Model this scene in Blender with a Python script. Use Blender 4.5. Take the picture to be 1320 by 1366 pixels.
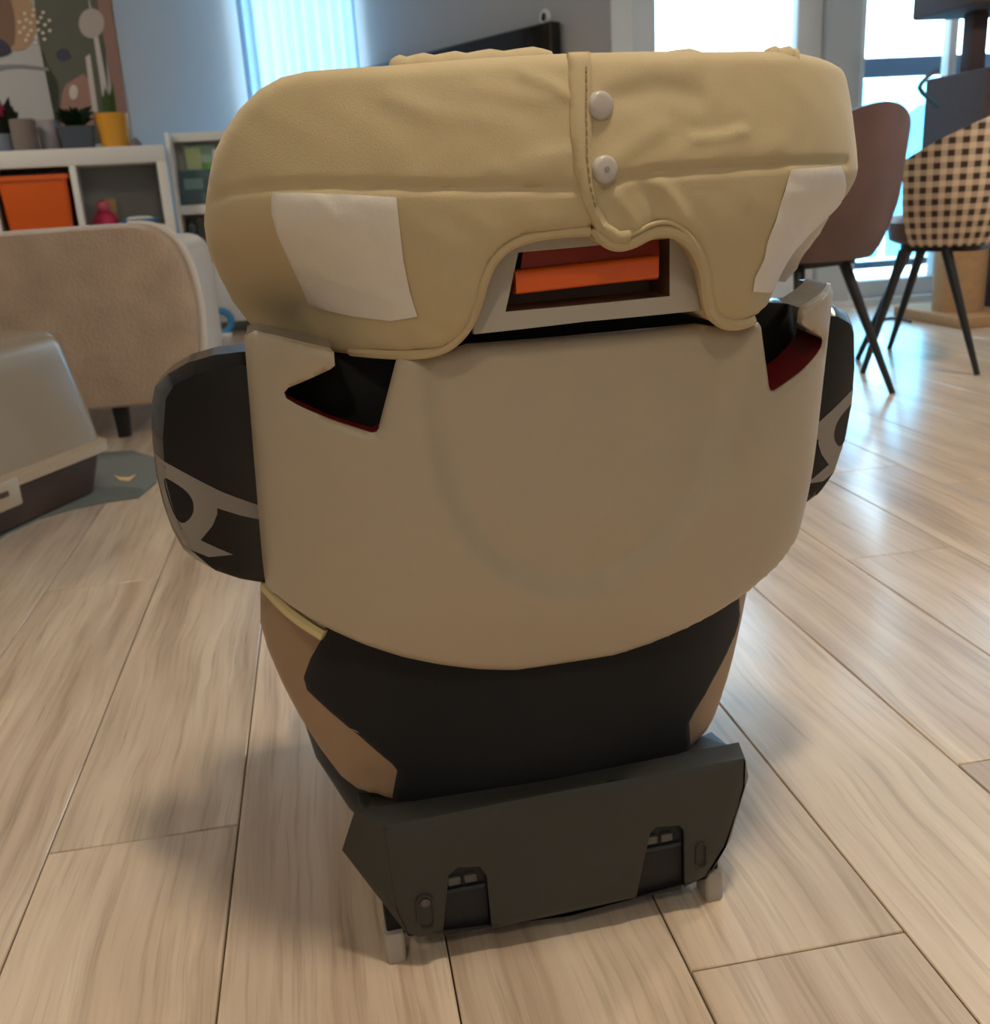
import bpy, bmesh, math, random
import numpy as np
from mathutils import Matrix, Vector
from mathutils.geometry import delaunay_2d_cdt

random.seed(7)
np.random.seed(7)
for o in list(bpy.data.objects):
    bpy.data.objects.remove(o, do_unlink=True)
SC = bpy.context.scene
COL = SC.collection

# ------------------------------------------------------------------ camera
F_PX, CX, CY = 1322.0, 660.0, 683.0
CAM_H = 0.63
ROLL = math.radians(3.5)
PITCH = math.radians(17.986)
fwd = np.array([0, math.cos(PITCH), -math.sin(PITCH)])
r0 = np.array([1.0, 0, 0])
u0_ = np.cross(r0, fwd)
c_right = math.cos(ROLL) * r0 - math.sin(ROLL) * u0_
c_up = math.sin(ROLL) * r0 + math.cos(ROLL) * u0_
CAM = np.array([0, 0, CAM_H])
cam_data = bpy.data.cameras.new('camera')
cam_data.sensor_fit = 'HORIZONTAL'
cam_data.sensor_width = 36.0
cam_data.lens = 36.0 * F_PX / 1320.0
cam_data.clip_start = 0.02
cam_data.clip_end = 500
cam_data.dof.use_dof = True
cam_data.dof.focus_distance = 0.68
cam_data.dof.aperture_fstop = 14.0
cam = bpy.data.objects.new('camera', cam_data)
COL.objects.link(cam)
m = Matrix.Identity(4)
for i in range(3):
    m[i][0] = c_right[i]; m[i][1] = c_up[i]; m[i][2] = -fwd[i]; m[i][3] = CAM[i]
cam.matrix_world = m
SC.camera = cam

# ------------------------------------------------------------------ world, exposure
SC.view_settings.view_transform = 'Standard'
SC.view_settings.look = 'None'
SC.view_settings.gamma = 1.0
SC.view_settings.exposure = 0.33
SC.view_settings.use_curve_mapping = False
w = bpy.data.worlds.new('World'); SC.world = w
w.use_nodes = True
bg = w.node_tree.nodes['Background']
bg.inputs[0].default_value = (0.62, 0.83, 1.0, 1)
SKY = 8.0
bg.inputs[1].default_value = SKY
LAMP_NEAR = 22.0      # warm ceiling lamp behind the photographer, W
LAMP_FAR = 20.0       # warm pendant over the dining table, W
FILL_LEFT = 20.0  # added fill for the mural and shelf, out of view, W
FILL_REAR = 14.0  # added fill from behind the camera, W

YAW = math.radians(9.0)                    # room axes: a = right along the far wall, b = along the planks
QA = np.array([math.cos(YAW), math.sin(YAW), 0]); PB = np.array([-math.sin(YAW), math.cos(YAW), 0])
def to_room(p): return np.array([p @ QA, p @ PB, p[2]])
def to_world(a, b, z=0.0): return QA * a + PB * b + np.array([0, 0, z])
def ray(x, y):
    d = fwd + c_right * (x - CX) / F_PX - c_up * (y - CY) / F_PX
    return d / np.linalg.norm(d)
def rp(x, y, b):
    d = ray(x, y); return to_room(CAM + d * (b / (d @ PB)))
def rfloor(x, y, z=0.0):
    d = ray(x, y); return to_room(CAM + d * (z - CAM_H) / d[2])

# ------------------------------------------------------------------ materials
def lin(c):
    out = []
    for v in c:
        v = v / 255.0
        out.append(v / 12.92 if v <= 0.04045 else ((v + 0.055) / 1.055) ** 2.4)
    return out
MATS = {}
def mat(name, rgb, rough=0.5, metal=0.0, spec=0.5, noise=0.0, nscale=20.0, bump=0.0, bscale=200.0, sheen=0.0,
        coat=0.0, emit=0.0, trans=0.0, bdist=0.001):
    if name in MATS: return MATS[name]
    M = bpy.data.materials.new(name); M.use_nodes = True
    nt = M.node_tree; b = nt.nodes['Principled BSDF']
    col = lin(rgb)
    b.inputs['Base Color'].default_value = (*col, 1)
    b.inputs['Roughness'].default_value = rough
    b.inputs['Metallic'].default_value = metal
    b.inputs['Specular IOR Level'].default_value = spec
    if coat: b.inputs['Coat Weight'].default_value = coat; b.inputs['Coat Roughness'].default_value = 0.06
    if sheen: b.inputs['Sheen Weight'].default_value = sheen; b.inputs['Sheen Roughness'].default_value = 0.4
    if trans: b.inputs['Transmission Weight'].default_value = trans
    if emit:
        b.inputs['Emission Color'].default_value = (*col, 1); b.inputs['Emission Strength'].default_value = emit
    tc = nt.nodes.new('ShaderNodeTexCoord')
    if noise:
        n = nt.nodes.new('ShaderNodeTexNoise'); n.inputs['Scale'].default_value = nscale; n.inputs['Detail'].default_value = 4
        nt.links.new(tc.outputs['Object'], n.inputs['Vector'])
        rmp = nt.nodes.new('ShaderNodeValToRGB')
        rmp.color_ramp.elements[0].position = 0.3; rmp.color_ramp.elements[1].position = 0.7
        rmp.color_ramp.elements[0].color = (*[c * (1 - noise) for c in col], 1)
        rmp.color_ramp.elements[1].color = (*[min(1, c * (1 + noise)) for c in col], 1)
        nt.links.new(n.outputs['Fac'], rmp.inputs[0]); nt.links.new(rmp.outputs[0], b.inputs['Base Color'])
    if bump:
        n = nt.nodes.new('ShaderNodeTexNoise'); n.inputs['Scale'].default_value = bscale; n.inputs['Detail'].default_value = 3
        nt.links.new(tc.outputs['Object'], n.inputs['Vector'])
        bp = nt.nodes.new('ShaderNodeBump'); bp.inputs['Strength'].default_value = bump; bp.inputs['Distance'].default_value = bdist
        nt.links.new(n.outputs['Fac'], bp.inputs['Height']); nt.links.new(bp.outputs[0], b.inputs['Normal'])
    MATS[name] = M
    return M

def glass_mat(name, tint, refl=0.06):
    M = bpy.data.materials.new(name); M.use_nodes = True; nt = M.node_tree
    nt.nodes.remove(nt.nodes['Principled BSDF'])
    out = nt.nodes['Material Output']
    t = nt.nodes.new('ShaderNodeBsdfTransparent'); t.inputs[0].default_value = (*tint, 1)
    g = nt.nodes.new('ShaderNodeBsdfGlossy'); g.inputs['Roughness'].default_value = 0.02
    mx = nt.nodes.new('ShaderNodeMixShader'); mx.inputs[0].default_value = refl
    nt.links.new(t.outputs[0], mx.inputs[1]); nt.links.new(g.outputs[0], mx.inputs[2]); nt.links.new(mx.outputs[0], out.inputs[0])
    return M

def wood_mat():
    M = bpy.data.materials.new('oak_plank'); M.use_nodes = True; nt = M.node_tree; N = nt.nodes; L = nt.links
    b = N['Principled BSDF']
    tc = N.new('ShaderNodeTexCoord'); oi = N.new('ShaderNodeObjectInfo')
    mul = N.new('ShaderNodeVectorMath'); mul.operation = 'SCALE'; mul.inputs[0].default_value = (37, 53, 11)
    L.new(oi.outputs['Random'], mul.inputs['Scale'])
    add = N.new('ShaderNodeVectorMath'); add.operation = 'ADD'
    L.new(tc.outputs['Object'], add.inputs[0]); L.new(mul.outputs[0], add.inputs[1])
    # slow warp so that the grain meanders
    wn = N.new('ShaderNodeTexNoise'); wn.inputs['Scale'].default_value = 3.2; wn.inputs['Detail'].default_value = 2
    L.new(add.outputs[0], wn.inputs['Vector'])
    ws = N.new('ShaderNodeVectorMath'); ws.operation = 'SCALE'; ws.inputs['Scale'].default_value = 0.035
    L.new(wn.outputs['Color'], ws.inputs[0])
    wa = N.new('ShaderNodeVectorMath'); wa.operation = 'ADD'; L.new(add.outputs[0], wa.inputs[0]); L.new(ws.outputs[0], wa.inputs[1])
    def noise(sc, scale, detail, rough=0.6):
        mp = N.new('ShaderNodeMapping'); mp.inputs['Scale'].default_value = sc; L.new(wa.outputs[0], mp.inputs['Vector'])
        n = N.new('ShaderNodeTexNoise'); n.inputs['Scale'].default_value = scale; n.inputs['Detail'].default_value = detail
        n.inputs['Roughness'].default_value = rough; L.new(mp.outputs[0], n.inputs['Vector']); return n
    n1 = noise((26, 1.3, 1), 1.0, 6)          # cathedral grain
    n2 = noise((150, 5, 1), 1.0, 3)           # fibres
    n3 = noise((3, 1.2, 1), 1.6, 2)           # broad stain
    r1 = N.new('ShaderNodeValToRGB'); e = r1.color_ramp.elements
    e[0].position = 0.30; e[0].color = (*lin((184, 160, 136)), 1)
    e[1].position = 0.72; e[1].color = (*lin((228, 210, 186)), 1)
    k = r1.color_ramp.elements.new(0.5); k.color = (*lin((212, 191, 166)), 1)
    L.new(n1.outputs['Fac'], r1.inputs[0])
    r2 = N.new('ShaderNodeValToRGB'); e = r2.color_ramp.elements
    e[0].position = 0.34; e[0].color = (0.76, 0.74, 0.72, 1); e[1].position = 0.50; e[1].color = (1, 1, 1, 1)
    L.new(n2.outputs['Fac'], r2.inputs[0])
    r3 = N.new('ShaderNodeValToRGB'); e = r3.color_ramp.elements
    e[0].position = 0.35; e[0].color = (0.86, 0.82, 0.80, 1); e[1].position = 0.62; e[1].color = (1.04, 1.02, 1.0, 1)
    L.new(n3.outputs['Fac'], r3.inputs[0])
    m1 = N.new('ShaderNodeMixRGB'); m1.blend_type = 'MULTIPLY'; m1.inputs[0].default_value = 0.8
    L.new(r1.outputs[0], m1.inputs[1]); L.new(r2.outputs[0], m1.inputs[2])
    m2 = N.new('ShaderNodeMixRGB'); m2.blend_type = 'MULTIPLY'; m2.inputs[0].default_value = 1.0
    L.new(m1.outputs[0], m2.inputs[1]); L.new(r3.outputs[0], m2.inputs[2])
    hv = N.new('ShaderNodeHueSaturation')
    mr = N.new('ShaderNodeMapRange'); mr.inputs['To Min'].default_value = 0.90; mr.inputs['To Max'].default_value = 1.06
    L.new(oi.outputs['Random'], mr.inputs['Value']); L.new(mr.outputs[0], hv.inputs['Value'])
    hv.inputs['Saturation'].default_value = 0.95
    L.new(m2.outputs[0], hv.inputs['Color']); L.new(hv.outputs[0], b.inputs['Base Color'])
    rr = N.new('ShaderNodeMapRange'); rr.inputs['To Min'].default_value = 0.24; rr.inputs['To Max'].default_value = 0.36
    L.new(n2.outputs['Fac'], rr.inputs['Value']); L.new(rr.outputs[0], b.inputs['Roughness'])
    b.inputs['Coat Weight'].default_value = 0.5; b.inputs['Coat Roughness'].default_value = 0.16
    bp = N.new('ShaderNodeBump'); bp.inputs['Strength'].default_value = 0.18; bp.inputs['Distance'].default_value = 0.0008
    L.new(n2.outputs['Fac'], bp.inputs['Height']); L.new(bp.outputs[0], b.inputs['Normal'])
    return M

# ------------------------------------------------------------------ mesh helpers
def link(o, parent=None):
    COL.objects.link(o)
    if parent is not None: o.parent = parent
    return o
def tag(o, label=None, cat=None, group=None, kind=None):
    if label: o['label'] = label
    if cat: o['category'] = cat
    if group: o['group'] = group
    if kind: o['kind'] = kind
    return o
def obj(name, bm, material, parent=None, smooth=True, angle=40, fix=True):
    me = bpy.data.meshes.new(name)
    if fix: bmesh.ops.recalc_face_normals(bm, faces=bm.faces[:])
    bm.to_mesh(me); bm.free()
    me.materials.append(material)
    if smooth:
        me.polygons.foreach_set('use_smooth', [True] * len(me.polygons))
        me.set_sharp_from_angle(angle=math.radians(angle))
    return link(bpy.data.objects.new(name, me), parent)
def empty(name, loc=(0, 0, 0), rz=0.0, parent=None):
    o = bpy.data.objects.new(name, None); o.empty_display_size = 0.05
    o.location = loc; o.rotation_euler = (0, 0, rz)
    return link(o, parent)
def room_thing(name, a, b, z=0.0, rz=0.0):
    return empty(name, tuple(to_world(a, b, z)), YAW + rz)
def add_box(bm, x0, x1, y0, y1, z0, z1, bev=0.0, seg=2, M=None):
    r = bmesh.ops.create_cube(bm, size=1.0)
    vs = r['verts']
    for v in vs:
        v.co = Vector(((x0 + x1) / 2 + v.co.x * (x1 - x0), (y0 + y1) / 2 + v.co.y * (y1 - y0), (z0 + z1) / 2 + v.co.z * (z1 - z0)))
    if bev > 0:
        es = list({e for v in vs for e in v.link_edges})
        r2 = bmesh.ops.bevel(bm, geom=es, offset=bev, segments=seg, profile=0.5, affect='EDGES')
        vs = list({v for f in r2['faces'] for v in f.verts} | {v for v in vs if v.is_valid})
    if M is not None:
        for v in vs: v.co = M @ v.co
    return vs
def box(name, x0, x1, y0, y1, z0, z1, material, parent=None, bev=0.0, seg=2):
    bm = bmesh.new(); add_box(bm, x0, x1, y0, y1, z0, z1, bev, seg)
    return obj(name, bm, material, parent)
def add_tube(bm, pts, rad, n=10, caps=True, flat=1.0):
    pts = [Vector(p) for p in pts]
    rs = rad if isinstance(rad, (list, tuple)) else [rad] * len(pts)
    rings = []
    T0 = (pts[1] - pts[0]).normalized()
    up = Vector((0, 0, 1)) if abs(T0.z) < 0.9 else Vector((1, 0, 0))
    Nn = T0.cross(up).normalized()
    for i, p in enumerate(pts):
        if i == 0: T = pts[1] - pts[0]
        elif i == len(pts) - 1: T = pts[-1] - pts[-2]
        else: T = (pts[i + 1] - pts[i]).normalized() + (pts[i] - pts[i - 1]).normalized()
        T.normalize()
        Nn = (Nn - T * Nn.dot(T)).normalized(); B = T.cross(Nn)
        rings.append([bm.verts.new(p + (Nn * math.cos(2 * math.pi * k / n) + B * math.sin(2 * math.pi * k / n) * flat) * rs[i]) for k in range(n)])
    for i in range(len(rings) - 1):
        for k in range(n):
            bm.faces.new((rings[i][k], rings[i][(k + 1) % n], rings[i + 1][(k + 1) % n], rings[i + 1][k]))
    if caps:
        bm.faces.new(rings[0][::-1]); bm.faces.new(rings[-1])
def tube(name, pts, rad, material, parent=None, n=10, flat=1.0):
    bm = bmesh.new(); add_tube(bm, pts, rad, n, True, flat); return obj(name, bm, material, parent)
def add_lathe(bm, prof, n=24, cx=0, cy=0):
    rings = []
    for r, z in prof:
        if r < 1e-6: rings.append([bm.verts.new((cx, cy, z))])
        else: rings.append([bm.verts.new((cx + r * math.cos(2 * math.pi * k / n), cy + r * math.sin(2 * math.pi * k / n), z)) for k in range(n)])
    for i in range(len(rings) - 1):
        A, B = rings[i], rings[i + 1]
        for k in range(n):
            if len(A) == 1 and len(B) == 1: continue
            if len(A) == 1: bm.faces.new((A[0], B[(k + 1) % n], B[k]))
            elif len(B) == 1: bm.faces.new((A[k], A[(k + 1) % n], B[0]))
            else: bm.faces.new((A[k], A[(k + 1) % n], B[(k + 1) % n], B[k]))
def lathe(name, prof, material, parent=None, n=24, cx=0, cy=0):
    bm = bmesh.new(); add_lathe(bm, prof, n, cx, cy); return obj(name, bm, material, parent)
def rrect(hx, hy, r, n=6, cx=0, cy=0):
    r = min(r, hx * 0.999, hy * 0.999); out = []
    for (sx, sy, a0) in ((1, 1, 0), (-1, 1, 90), (-1, -1, 180), (1, -1, 270)):
        for k in range(n + 1):
            t = math.radians(a0 + 90 * k / n)
            out.append((cx + sx * (hx - r) + r * math.cos(t), cy + sy * (hy - r) + r * math.sin(t)))
    return out
def loft(name, rings, material, parent=None, angle=40, caps=(True, True)):
    """rings: lists of equally many 3-D points"""
    bm = bmesh.new()
    R = [[bm.verts.new(p) for p in ring] for ring in rings]
    n = len(R[0])
    for i in range(len(R) - 1):
        for k in range(n):
            bm.faces.new((R[i][k], R[i][(k + 1) % n], R[i + 1][(k + 1) % n], R[i + 1][k]))
    if caps[0]: bm.faces.new(R[0][::-1])
    if caps[1]: bm.faces.new(R[-1])
    return obj(name, bm, material, parent, angle=angle)
def zloft(name, secs, material, parent=None, n=6, angle=40):
    """secs: (z, hx, hy, r[, cx, cy]) rounded rectangles stacked along z"""
    return loft(name, [[(x, y, s[0]) for x, y in rrect(s[1], s[2], s[3], n, *(s[4:6] if len(s) > 4 else (0, 0)))] for s in secs], material, parent, angle)
def inside(P, poly):
    x, y = P[:, 0], P[:, 1]; c = np.zeros(len(P), bool); n = len(poly); j = n - 1
    for i in range(n):
        xi, yi = poly[i]; xj, yj = poly[j]
        if yi != yj:
            t = ((yi > y) != (yj > y)) & (x < (xj - xi) * (y - yi) / (yj - yi) + xi); c ^= t
        j = i
    return c
def seg_dist(P, poly, closed=True):
    d = np.full(len(P), 1e9); n = len(poly)
    for i in range(n if closed else n - 1):
        A = np.array(poly[i]); B = np.array(poly[(i + 1) % n]); AB = B - A; L2 = AB @ AB + 1e-18
        t = np.clip(((P - A) @ AB) / L2, 0, 1); D = P - (A + t[:, None] * AB); d = np.minimum(d, np.hypot(D[:, 0], D[:, 1]))
    return d
def resample(poly, sp, closed=True):
    out = []; n = len(poly)
    for i in range(n if closed else n - 1):
        A = np.array(poly[i], float); B = np.array(poly[(i + 1) % n], float); k = max(1, int(round(np.linalg.norm(B - A) / sp)))
        for j in range(k): out.append(tuple(A + (B - A) * j / k))
    if not closed: out.append(tuple(poly[-1]))
    return out
def chaikin(poly, it=2, closed=True):
    for _ in range(it):
        out = []; n = len(poly)
        if not closed: out.append(tuple(poly[0]))
        for i in range(n if closed else n - 1):
            A = np.array(poly[i], float); B = np.array(poly[(i + 1) % n], float)
            out += [tuple(A * .75 + B * .25), tuple(A * .25 + B * .75)]
        if not closed: out.append(tuple(poly[-1]))
        poly = out
    return poly
def sheet(name, outline, surf, thick, sp, material, parent=None, rim=0.0, rim_depth=None, folds=(), recess=(), holes=(), offset=0.0, angle=50, jitter=0.0, lines=()):
    """solid curved panel: outline in seat (u, w); surf gives its rear face v(u, w)"""
    loops = [resample(outline, sp)] + [resample(h, sp) for h in holes]
    bp = [p for l in loops for p in l]
    edges = []; k0 = 0
    for l in loops:
        edges += [(k0 + i, k0 + (i + 1) % len(l)) for i in range(len(l))]; k0 += len(l)
    nb = k0
    for l in lines:
        l = resample(l, sp); bp += l; edges += [(k0 + i, k0 + (i + 1) % len(l)) for i in range(len(l))]; k0 += len(l)
    O_ = np.array(outline); lo, hi = O_.min(0), O_.max(0)
    gx, gy = np.meshgrid(np.arange(lo[0], hi[0], sp), np.arange(lo[1], hi[1], sp))
    gx = gx + (np.arange(gx.shape[0]) % 2)[:, None] * sp * .5
    G = np.c_[gx.ravel(), gy.ravel()]
    ok = inside(G, loops[0])
    for l in loops[1:]: ok &= ~inside(G, l)
    G = G[ok]
    if len(G):
        d = np.min([seg_dist(G, l) for l in loops], axis=0); G = G[d > sp * .5]
    pts = [Vector(p) for p in bp] + [Vector(p) for p in G]
    V_, E_, F_, *_ = delaunay_2d_cdt(pts, edges, [], 0, 1e-7)
    P = np.array([(v.x, v.y) for v in V_])
    cen = np.array([P[list(f)].mean(0) for f in F_])
    ok = inside(cen, loops[0])
    for l in loops[1:]: ok &= ~inside(cen, l)
    F_ = [f for f, k in zip(F_, ok) if k]
    v = surf(P[:, 0], P[:, 1]) + offset
    if rim > 0:
        d = np.min([seg_dist(P, l) for l in loops], axis=0)
        t = np.clip(1 - d / rim, 0, 1); v = v + (rim_depth or rim) * (1 - np.sqrt(np.clip(1 - t * t, 0, 1)))
    for (pl, amp, wid) in folds:
        d = seg_dist(P, pl, False); v = v - amp * np.exp(-(d / wid) ** 2)
    for (pl, dep, wid) in recess:
        d = seg_dist(P, pl); ins = inside(P, pl); s = np.where(ins, d, -d); t = np.clip(s / wid * .5 + .5, 0, 1); v = v + dep * t * t * (3 - 2 * t)
    if jitter:
        v = v + jitter * (np.sin(P[:, 0] * 171 + 3 * np.sin(P[:, 1] * 93)) + np.sin(P[:, 1] * 143 + 2.2 * np.sin(P[:, 0] * 77 + 1)))
    bm = bmesh.new()
    A = [bm.verts.new((P[i, 0], v[i], P[i, 1])) for i in range(len(P))]
    vt = v + thick if np.isscalar(thick) else thick(P[:, 0], P[:, 1])
    B = [bm.verts.new((P[i, 0], max(vt[i], v[i] + .0004), P[i, 1])) for i in range(len(P))]
    cnt = {}
    for f in F_:
        bm.faces.new([A[i] for i in f]); bm.faces.new([B[i] for i in reversed(f)])
        for i in range(3):
            a, b = f[i], f[(i + 1) % 3]; cnt[(a, b)] = 1
    for (a, b) in cnt:
        if (b, a) not in cnt: bm.faces.new((A[b], A[a], B[a], B[b]))
    for vv in [x for x in bm.verts if not x.link_faces]: bm.verts.remove(vv)
    return obj(name, bm, material, parent, angle=angle, fix=False)

# ================================================================== THE ROOM
WHITE = mat('wall_paint', (214, 216, 216), 0.8, noise=.02, nscale=3, bump=.1, bscale=300)
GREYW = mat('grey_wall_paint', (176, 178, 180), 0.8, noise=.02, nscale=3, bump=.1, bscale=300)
FRAMEM = mat('white_frame', (206, 206, 208), 0.45)
CEIL = mat('ceiling_paint', (232, 231, 228), 0.9)
def rbox(name, a0, a1, b0, b1, z0, z1, material, kind='structure', bev=0.0):
    o = box(name, a0, a1, b0, b1, z0, z1, material, None, bev); o.rotation_euler = (0, 0, YAW)
    if kind: o['kind'] = kind
    return o
# floor with single planks
A0, A1, B0 = -3.4, 4.6, -2.6
PW = 0.195
floor = rbox('floor', A0, A1, B0, 6.45, -0.06, -0.0095, mat('plank_joint', (92, 72, 54), 0.8))
WOOD = wood_mat()
def plank_mesh(ln):
    bm = bmesh.new(); add_box(bm, -PW / 2 + .0007, PW / 2 - .0007, -ln / 2 + .0007, ln / 2 - .0007, -0.009, 0, 0.0012, 1)
    o = obj('plank', bm, WOOD); me = o.data; bpy.data.objects.remove(o); return me
PL = 1.38
pm = plank_mesh(PL)
joints = {0: .637, -3: .947, -1: 1.134, 2: .854, 1: 1.62, -2: 0.42, 3: 1.45, -4: 1.75, 4: .55}
ncol0 = int(math.floor((A0 - .242) / PW)) + 1; ncol1 = int((A1 - .242) / PW)
cut = {}
for c in range(ncol0, ncol1):
    a = .242 + (c + .5) * PW
    j = joints.get(c, random.uniform(0, PL)); j -= PL * math.ceil((j - B0) / PL)
    while j < 6.3:
        lo, hi = max(j, B0), min(j + PL, 6.4)
        if hi - lo > .05:
            ln = round(hi - lo, 3)
            me = pm if abs(ln - PL) < 1e-3 else cut.setdefault(ln, None) or cut.setdefault(ln + 1e-9, plank_mesh(ln))
            o = bpy.data.objects.new('plank', me); link(o, floor)
            o.location = (a, (lo + hi) / 2, 0)
        j += PL
# shell of the room
HZ = 2.6
rbox('ceiling', A0, A1, B0, 6.45, HZ, HZ + .1, CEIL)
rbox('wall_near', A0, A1, B0 - .12, B0, -.05, HZ, WHITE)
rbox('wall_left', A0 - .12, A0, B0 - .12, 5.75, -.05, HZ, WHITE)
rbox('wall_right', A1, A1 + .12, B0 - .12, 5.75, -.05, HZ, WHITE)
# far wall on the left, then a bay whose window carries the sheer curtain
WB = 6.3
WX0, WX1 = -0.26, 0.42
def slant(name, p, q, material, t=.14):
    p, q = np.array(p), np.array(q); d = (q - p) / np.linalg.norm(q - p); nv = np.array([-d[1], d[0]]); nv = nv if nv[1] > 0 else -nv
    bm = bmesh.new(); cs = [p, q, q + nv * t, p + nv * t]
    vs = [bm.verts.new((c[0], c[1], z)) for z in (0, HZ) for c in cs]
    for f in ((0, 1, 2, 3), (4, 5, 6, 7), (0, 1, 5, 4), (1, 2, 6, 5), (2, 3, 7, 6), (3, 0, 4, 7)): bm.faces.new([vs[i] for i in f])
    o = obj(name, bm, material, smooth=False); o.rotation_euler = (0, 0, YAW); o['kind'] = 'structure'; return o
rbox('wall_back', A0, -.845, 5.6, 5.75, -.05, HZ, WHITE)
slant('wall_bay', (-.845, 5.6), (WX0, WB), WHITE)
rbox('wall_back_sill', WX0, WX1, WB, WB + .15, 0, .35, WHITE)
rbox('wall_back_lintel', WX0, WX1, WB, WB + .15, 2.35, HZ, WHITE)
# angled wall with the television
ta, tb = np.array([.335, 6.32]), np.array([1.33, 4.47])
td = (tb - ta) / np.linalg.norm(tb - ta); tn = np.array([-td[1], td[0]])
if tn[1] < 0: tn = -tn
slant('wall_angled', ta, tb, GREYW)
# glazed wall on the right
GB = 4.45
rbox('wall_window_end', 1.33, 1.42, GB, GB + .2, -.05, HZ, WHITE)
rbox('wall_window_pier', 2.31, 2.47, GB, GB + .2, -.05, HZ, GREYW)
rbox('wall_window_top', 1.33, A1, GB, GB + .2, 2.4, HZ, WHITE)
PANE = glass_mat('window_pane', (.93, .98, 1.0), .05)
def glazing(n, a0, a1, z0, z1, mull, b=GB, fw=.06):
    e = empty('window_%d' % n, tuple(to_world((a0 + a1) / 2, b + .08, z0)), YAW); e['kind'] = 'structure'
    W = (a1 - a0) / 2; Hh = z1 - z0
    for (x0, x1) in ((-W, -W + fw), (W - fw, W)):
        box('frame_stile', x0, x1, -.035, .035, 0, Hh, FRAMEM, e, .006)
    box('frame_rail', -W + fw, W - fw, -.035, .035, 0, fw * 1.6, FRAMEM, e, .006)
    box('frame_rail', -W + fw, W - fw, -.035, .035, Hh - fw, Hh, FRAMEM, e, .006)
    xs = [-W + fw] + [mm - (a0 + a1) / 2 for mm in mull] + [W - fw]
    for mm in xs[1:-1]: box('mullion', mm - .02, mm + .02, -.03, .03, fw * 1.6, Hh - fw, FRAMEM, e, .005)
    for i in range(len(xs) - 1):
        box('pane', xs[i] + .021 * (i > 0), xs[i + 1] - .021 * (i < len(xs) - 2), -.004, .004, fw * 1.6, Hh - fw, PANE, e)
    return e
glazing(1, 1.42, 2.31, .03, 2.4, [], fw=.12)
glazing(2, 2.47, A1, .03, 2.4, [2.955, 3.75], fw=.05)
glazing(3, WX0, WX1, .35, 2.35, [], b=WB, fw=.05)
rbox('trim_1', 1.33, A1, GB - .02, GB + .2, 0, .03, FRAMEM)
for (a0, a1, z0, z1, b) in ((1.5, 2.25, .2, 2.3, GB + .24), (2.5, 4.5, .1, 2.3, GB + .24), (WX0, WX1, .4, 2.3, WB + .2)):
    L = bpy.data.lights.new('window_portal', 'AREA'); L.shape = 'RECTANGLE'; L.size = a1 - a0; L.size_y = z1 - z0
    L.cycles.is_portal = True
    lo = bpy.data.objects.new('window_portal', L); link(lo)
    lo.location = tuple(to_world((a0 + a1) / 2, b, (z0 + z1) / 2)); lo.rotation_euler = (math.radians(-90), 0, YAW)
# outside: balcony slab, railing, hills
rbox('balcony_floor', -1.5, 9, GB + .21, 6.2, -.2, -.02, mat('balcony_tile', (150, 158, 165), .7))
rail = room_thing('balcony_railing', 3.2, 5.55)
tag(rail, 'dark metal balcony railing with pale glass panels beyond the glass door', 'railing')
RAILM = mat('rail_metal', (62, 84, 108), .5, .3)
box('handrail', -2.2, 5.5, -.03, .03, 1.10, 1.20, RAILM, rail, .008)
box('bottom_rail', -2.2, 5.5, -.02, .02, .06, .10, RAILM, rail)
for x in (-2.1, -1.0, 1.15, 2.3, 3.4): box('post', x - .02, x + .02, -.02, .02, -.02, 1.10, RAILM, rail)
RG = glass_mat('railing_glass', (.55, .85, .97), .12)
for x in (-2.05, -.95, .1, 1.2, 2.35): box('glass_panel', x, x + 1.0, -.005, .005, .12, 1.09, RG, rail)
# hill beyond
bm = bmesh.new()
N1, N2 = 60, 14
grid = []
for j in range(N2):
    rowv = []
    for i in range(N1):
        a = -60 + 260 * i / (N1 - 1); b = 30 + 150 * j / (N2 - 1)
        h = -9 + (b - 30) / 150 * (17 + 4.0 * math.sin(a * .055 + .6) + 2.0 * math.sin(a * .17) + .8 * math.sin(a * .6 + b))
        rowv.append(bm.verts.new((a, b, h)))
    grid.append(rowv)
for j in range(N2 - 1):
    for i in range(N1 - 1): bm.faces.new((grid[j][i], grid[j][i + 1], grid[j + 1][i + 1], grid[j + 1][i]))
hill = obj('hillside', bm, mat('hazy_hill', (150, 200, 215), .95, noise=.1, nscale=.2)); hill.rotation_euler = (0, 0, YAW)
hill['kind'] = 'structure'

# ---------------------------------------------------------------- lamps
def lamp(name, wx, wy, z, power, rad, label, drop=0.0):
    e = empty(name, (wx, wy, HZ if drop == 0 else HZ), 0)
    tag(e, label, 'lamp')
    lm = mat('lamp_metal', (210, 205, 196), .4)
    zz = -drop
    if drop:
        lathe('canopy', [(0, 0), (.05, 0), (.05, -.02), (0, -.022)], lm, e)
        tube('cord', [(0, 0, -.02), (0, 0, zz + .12)], .003, mat('cord_black', (20, 20, 20), .6), e)
        lathe('shade', [(.03, zz + .13), (.06, zz + .12), (rad + .05, zz + .0), (rad + .047, zz + .0), (.055, zz + .115), (.0, zz + .12)], lm, e)
    else:
        lathe('fitting', [(0, 0), (rad + .02, 0), (rad + .02, -.035), (rad, -.04), (rad, -.03), (0, -.03)], lm, e)
    L = bpy.data.lights.new(name + '_light', 'AREA'); L.shape = 'DISK'; L.size = rad * 2; L.energy = power; L.color = (1.0, .86, .68)
    lo = bpy.data.objects.new(name + '_light', L); link(lo, e); lo.location = (0, 0, zz - (.05 if not drop else -.005))
lamp('ceiling_lamp', .30, .35, 0, LAMP_NEAR, .11, 'round ceiling lamp with warm light above the car seat')
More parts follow.
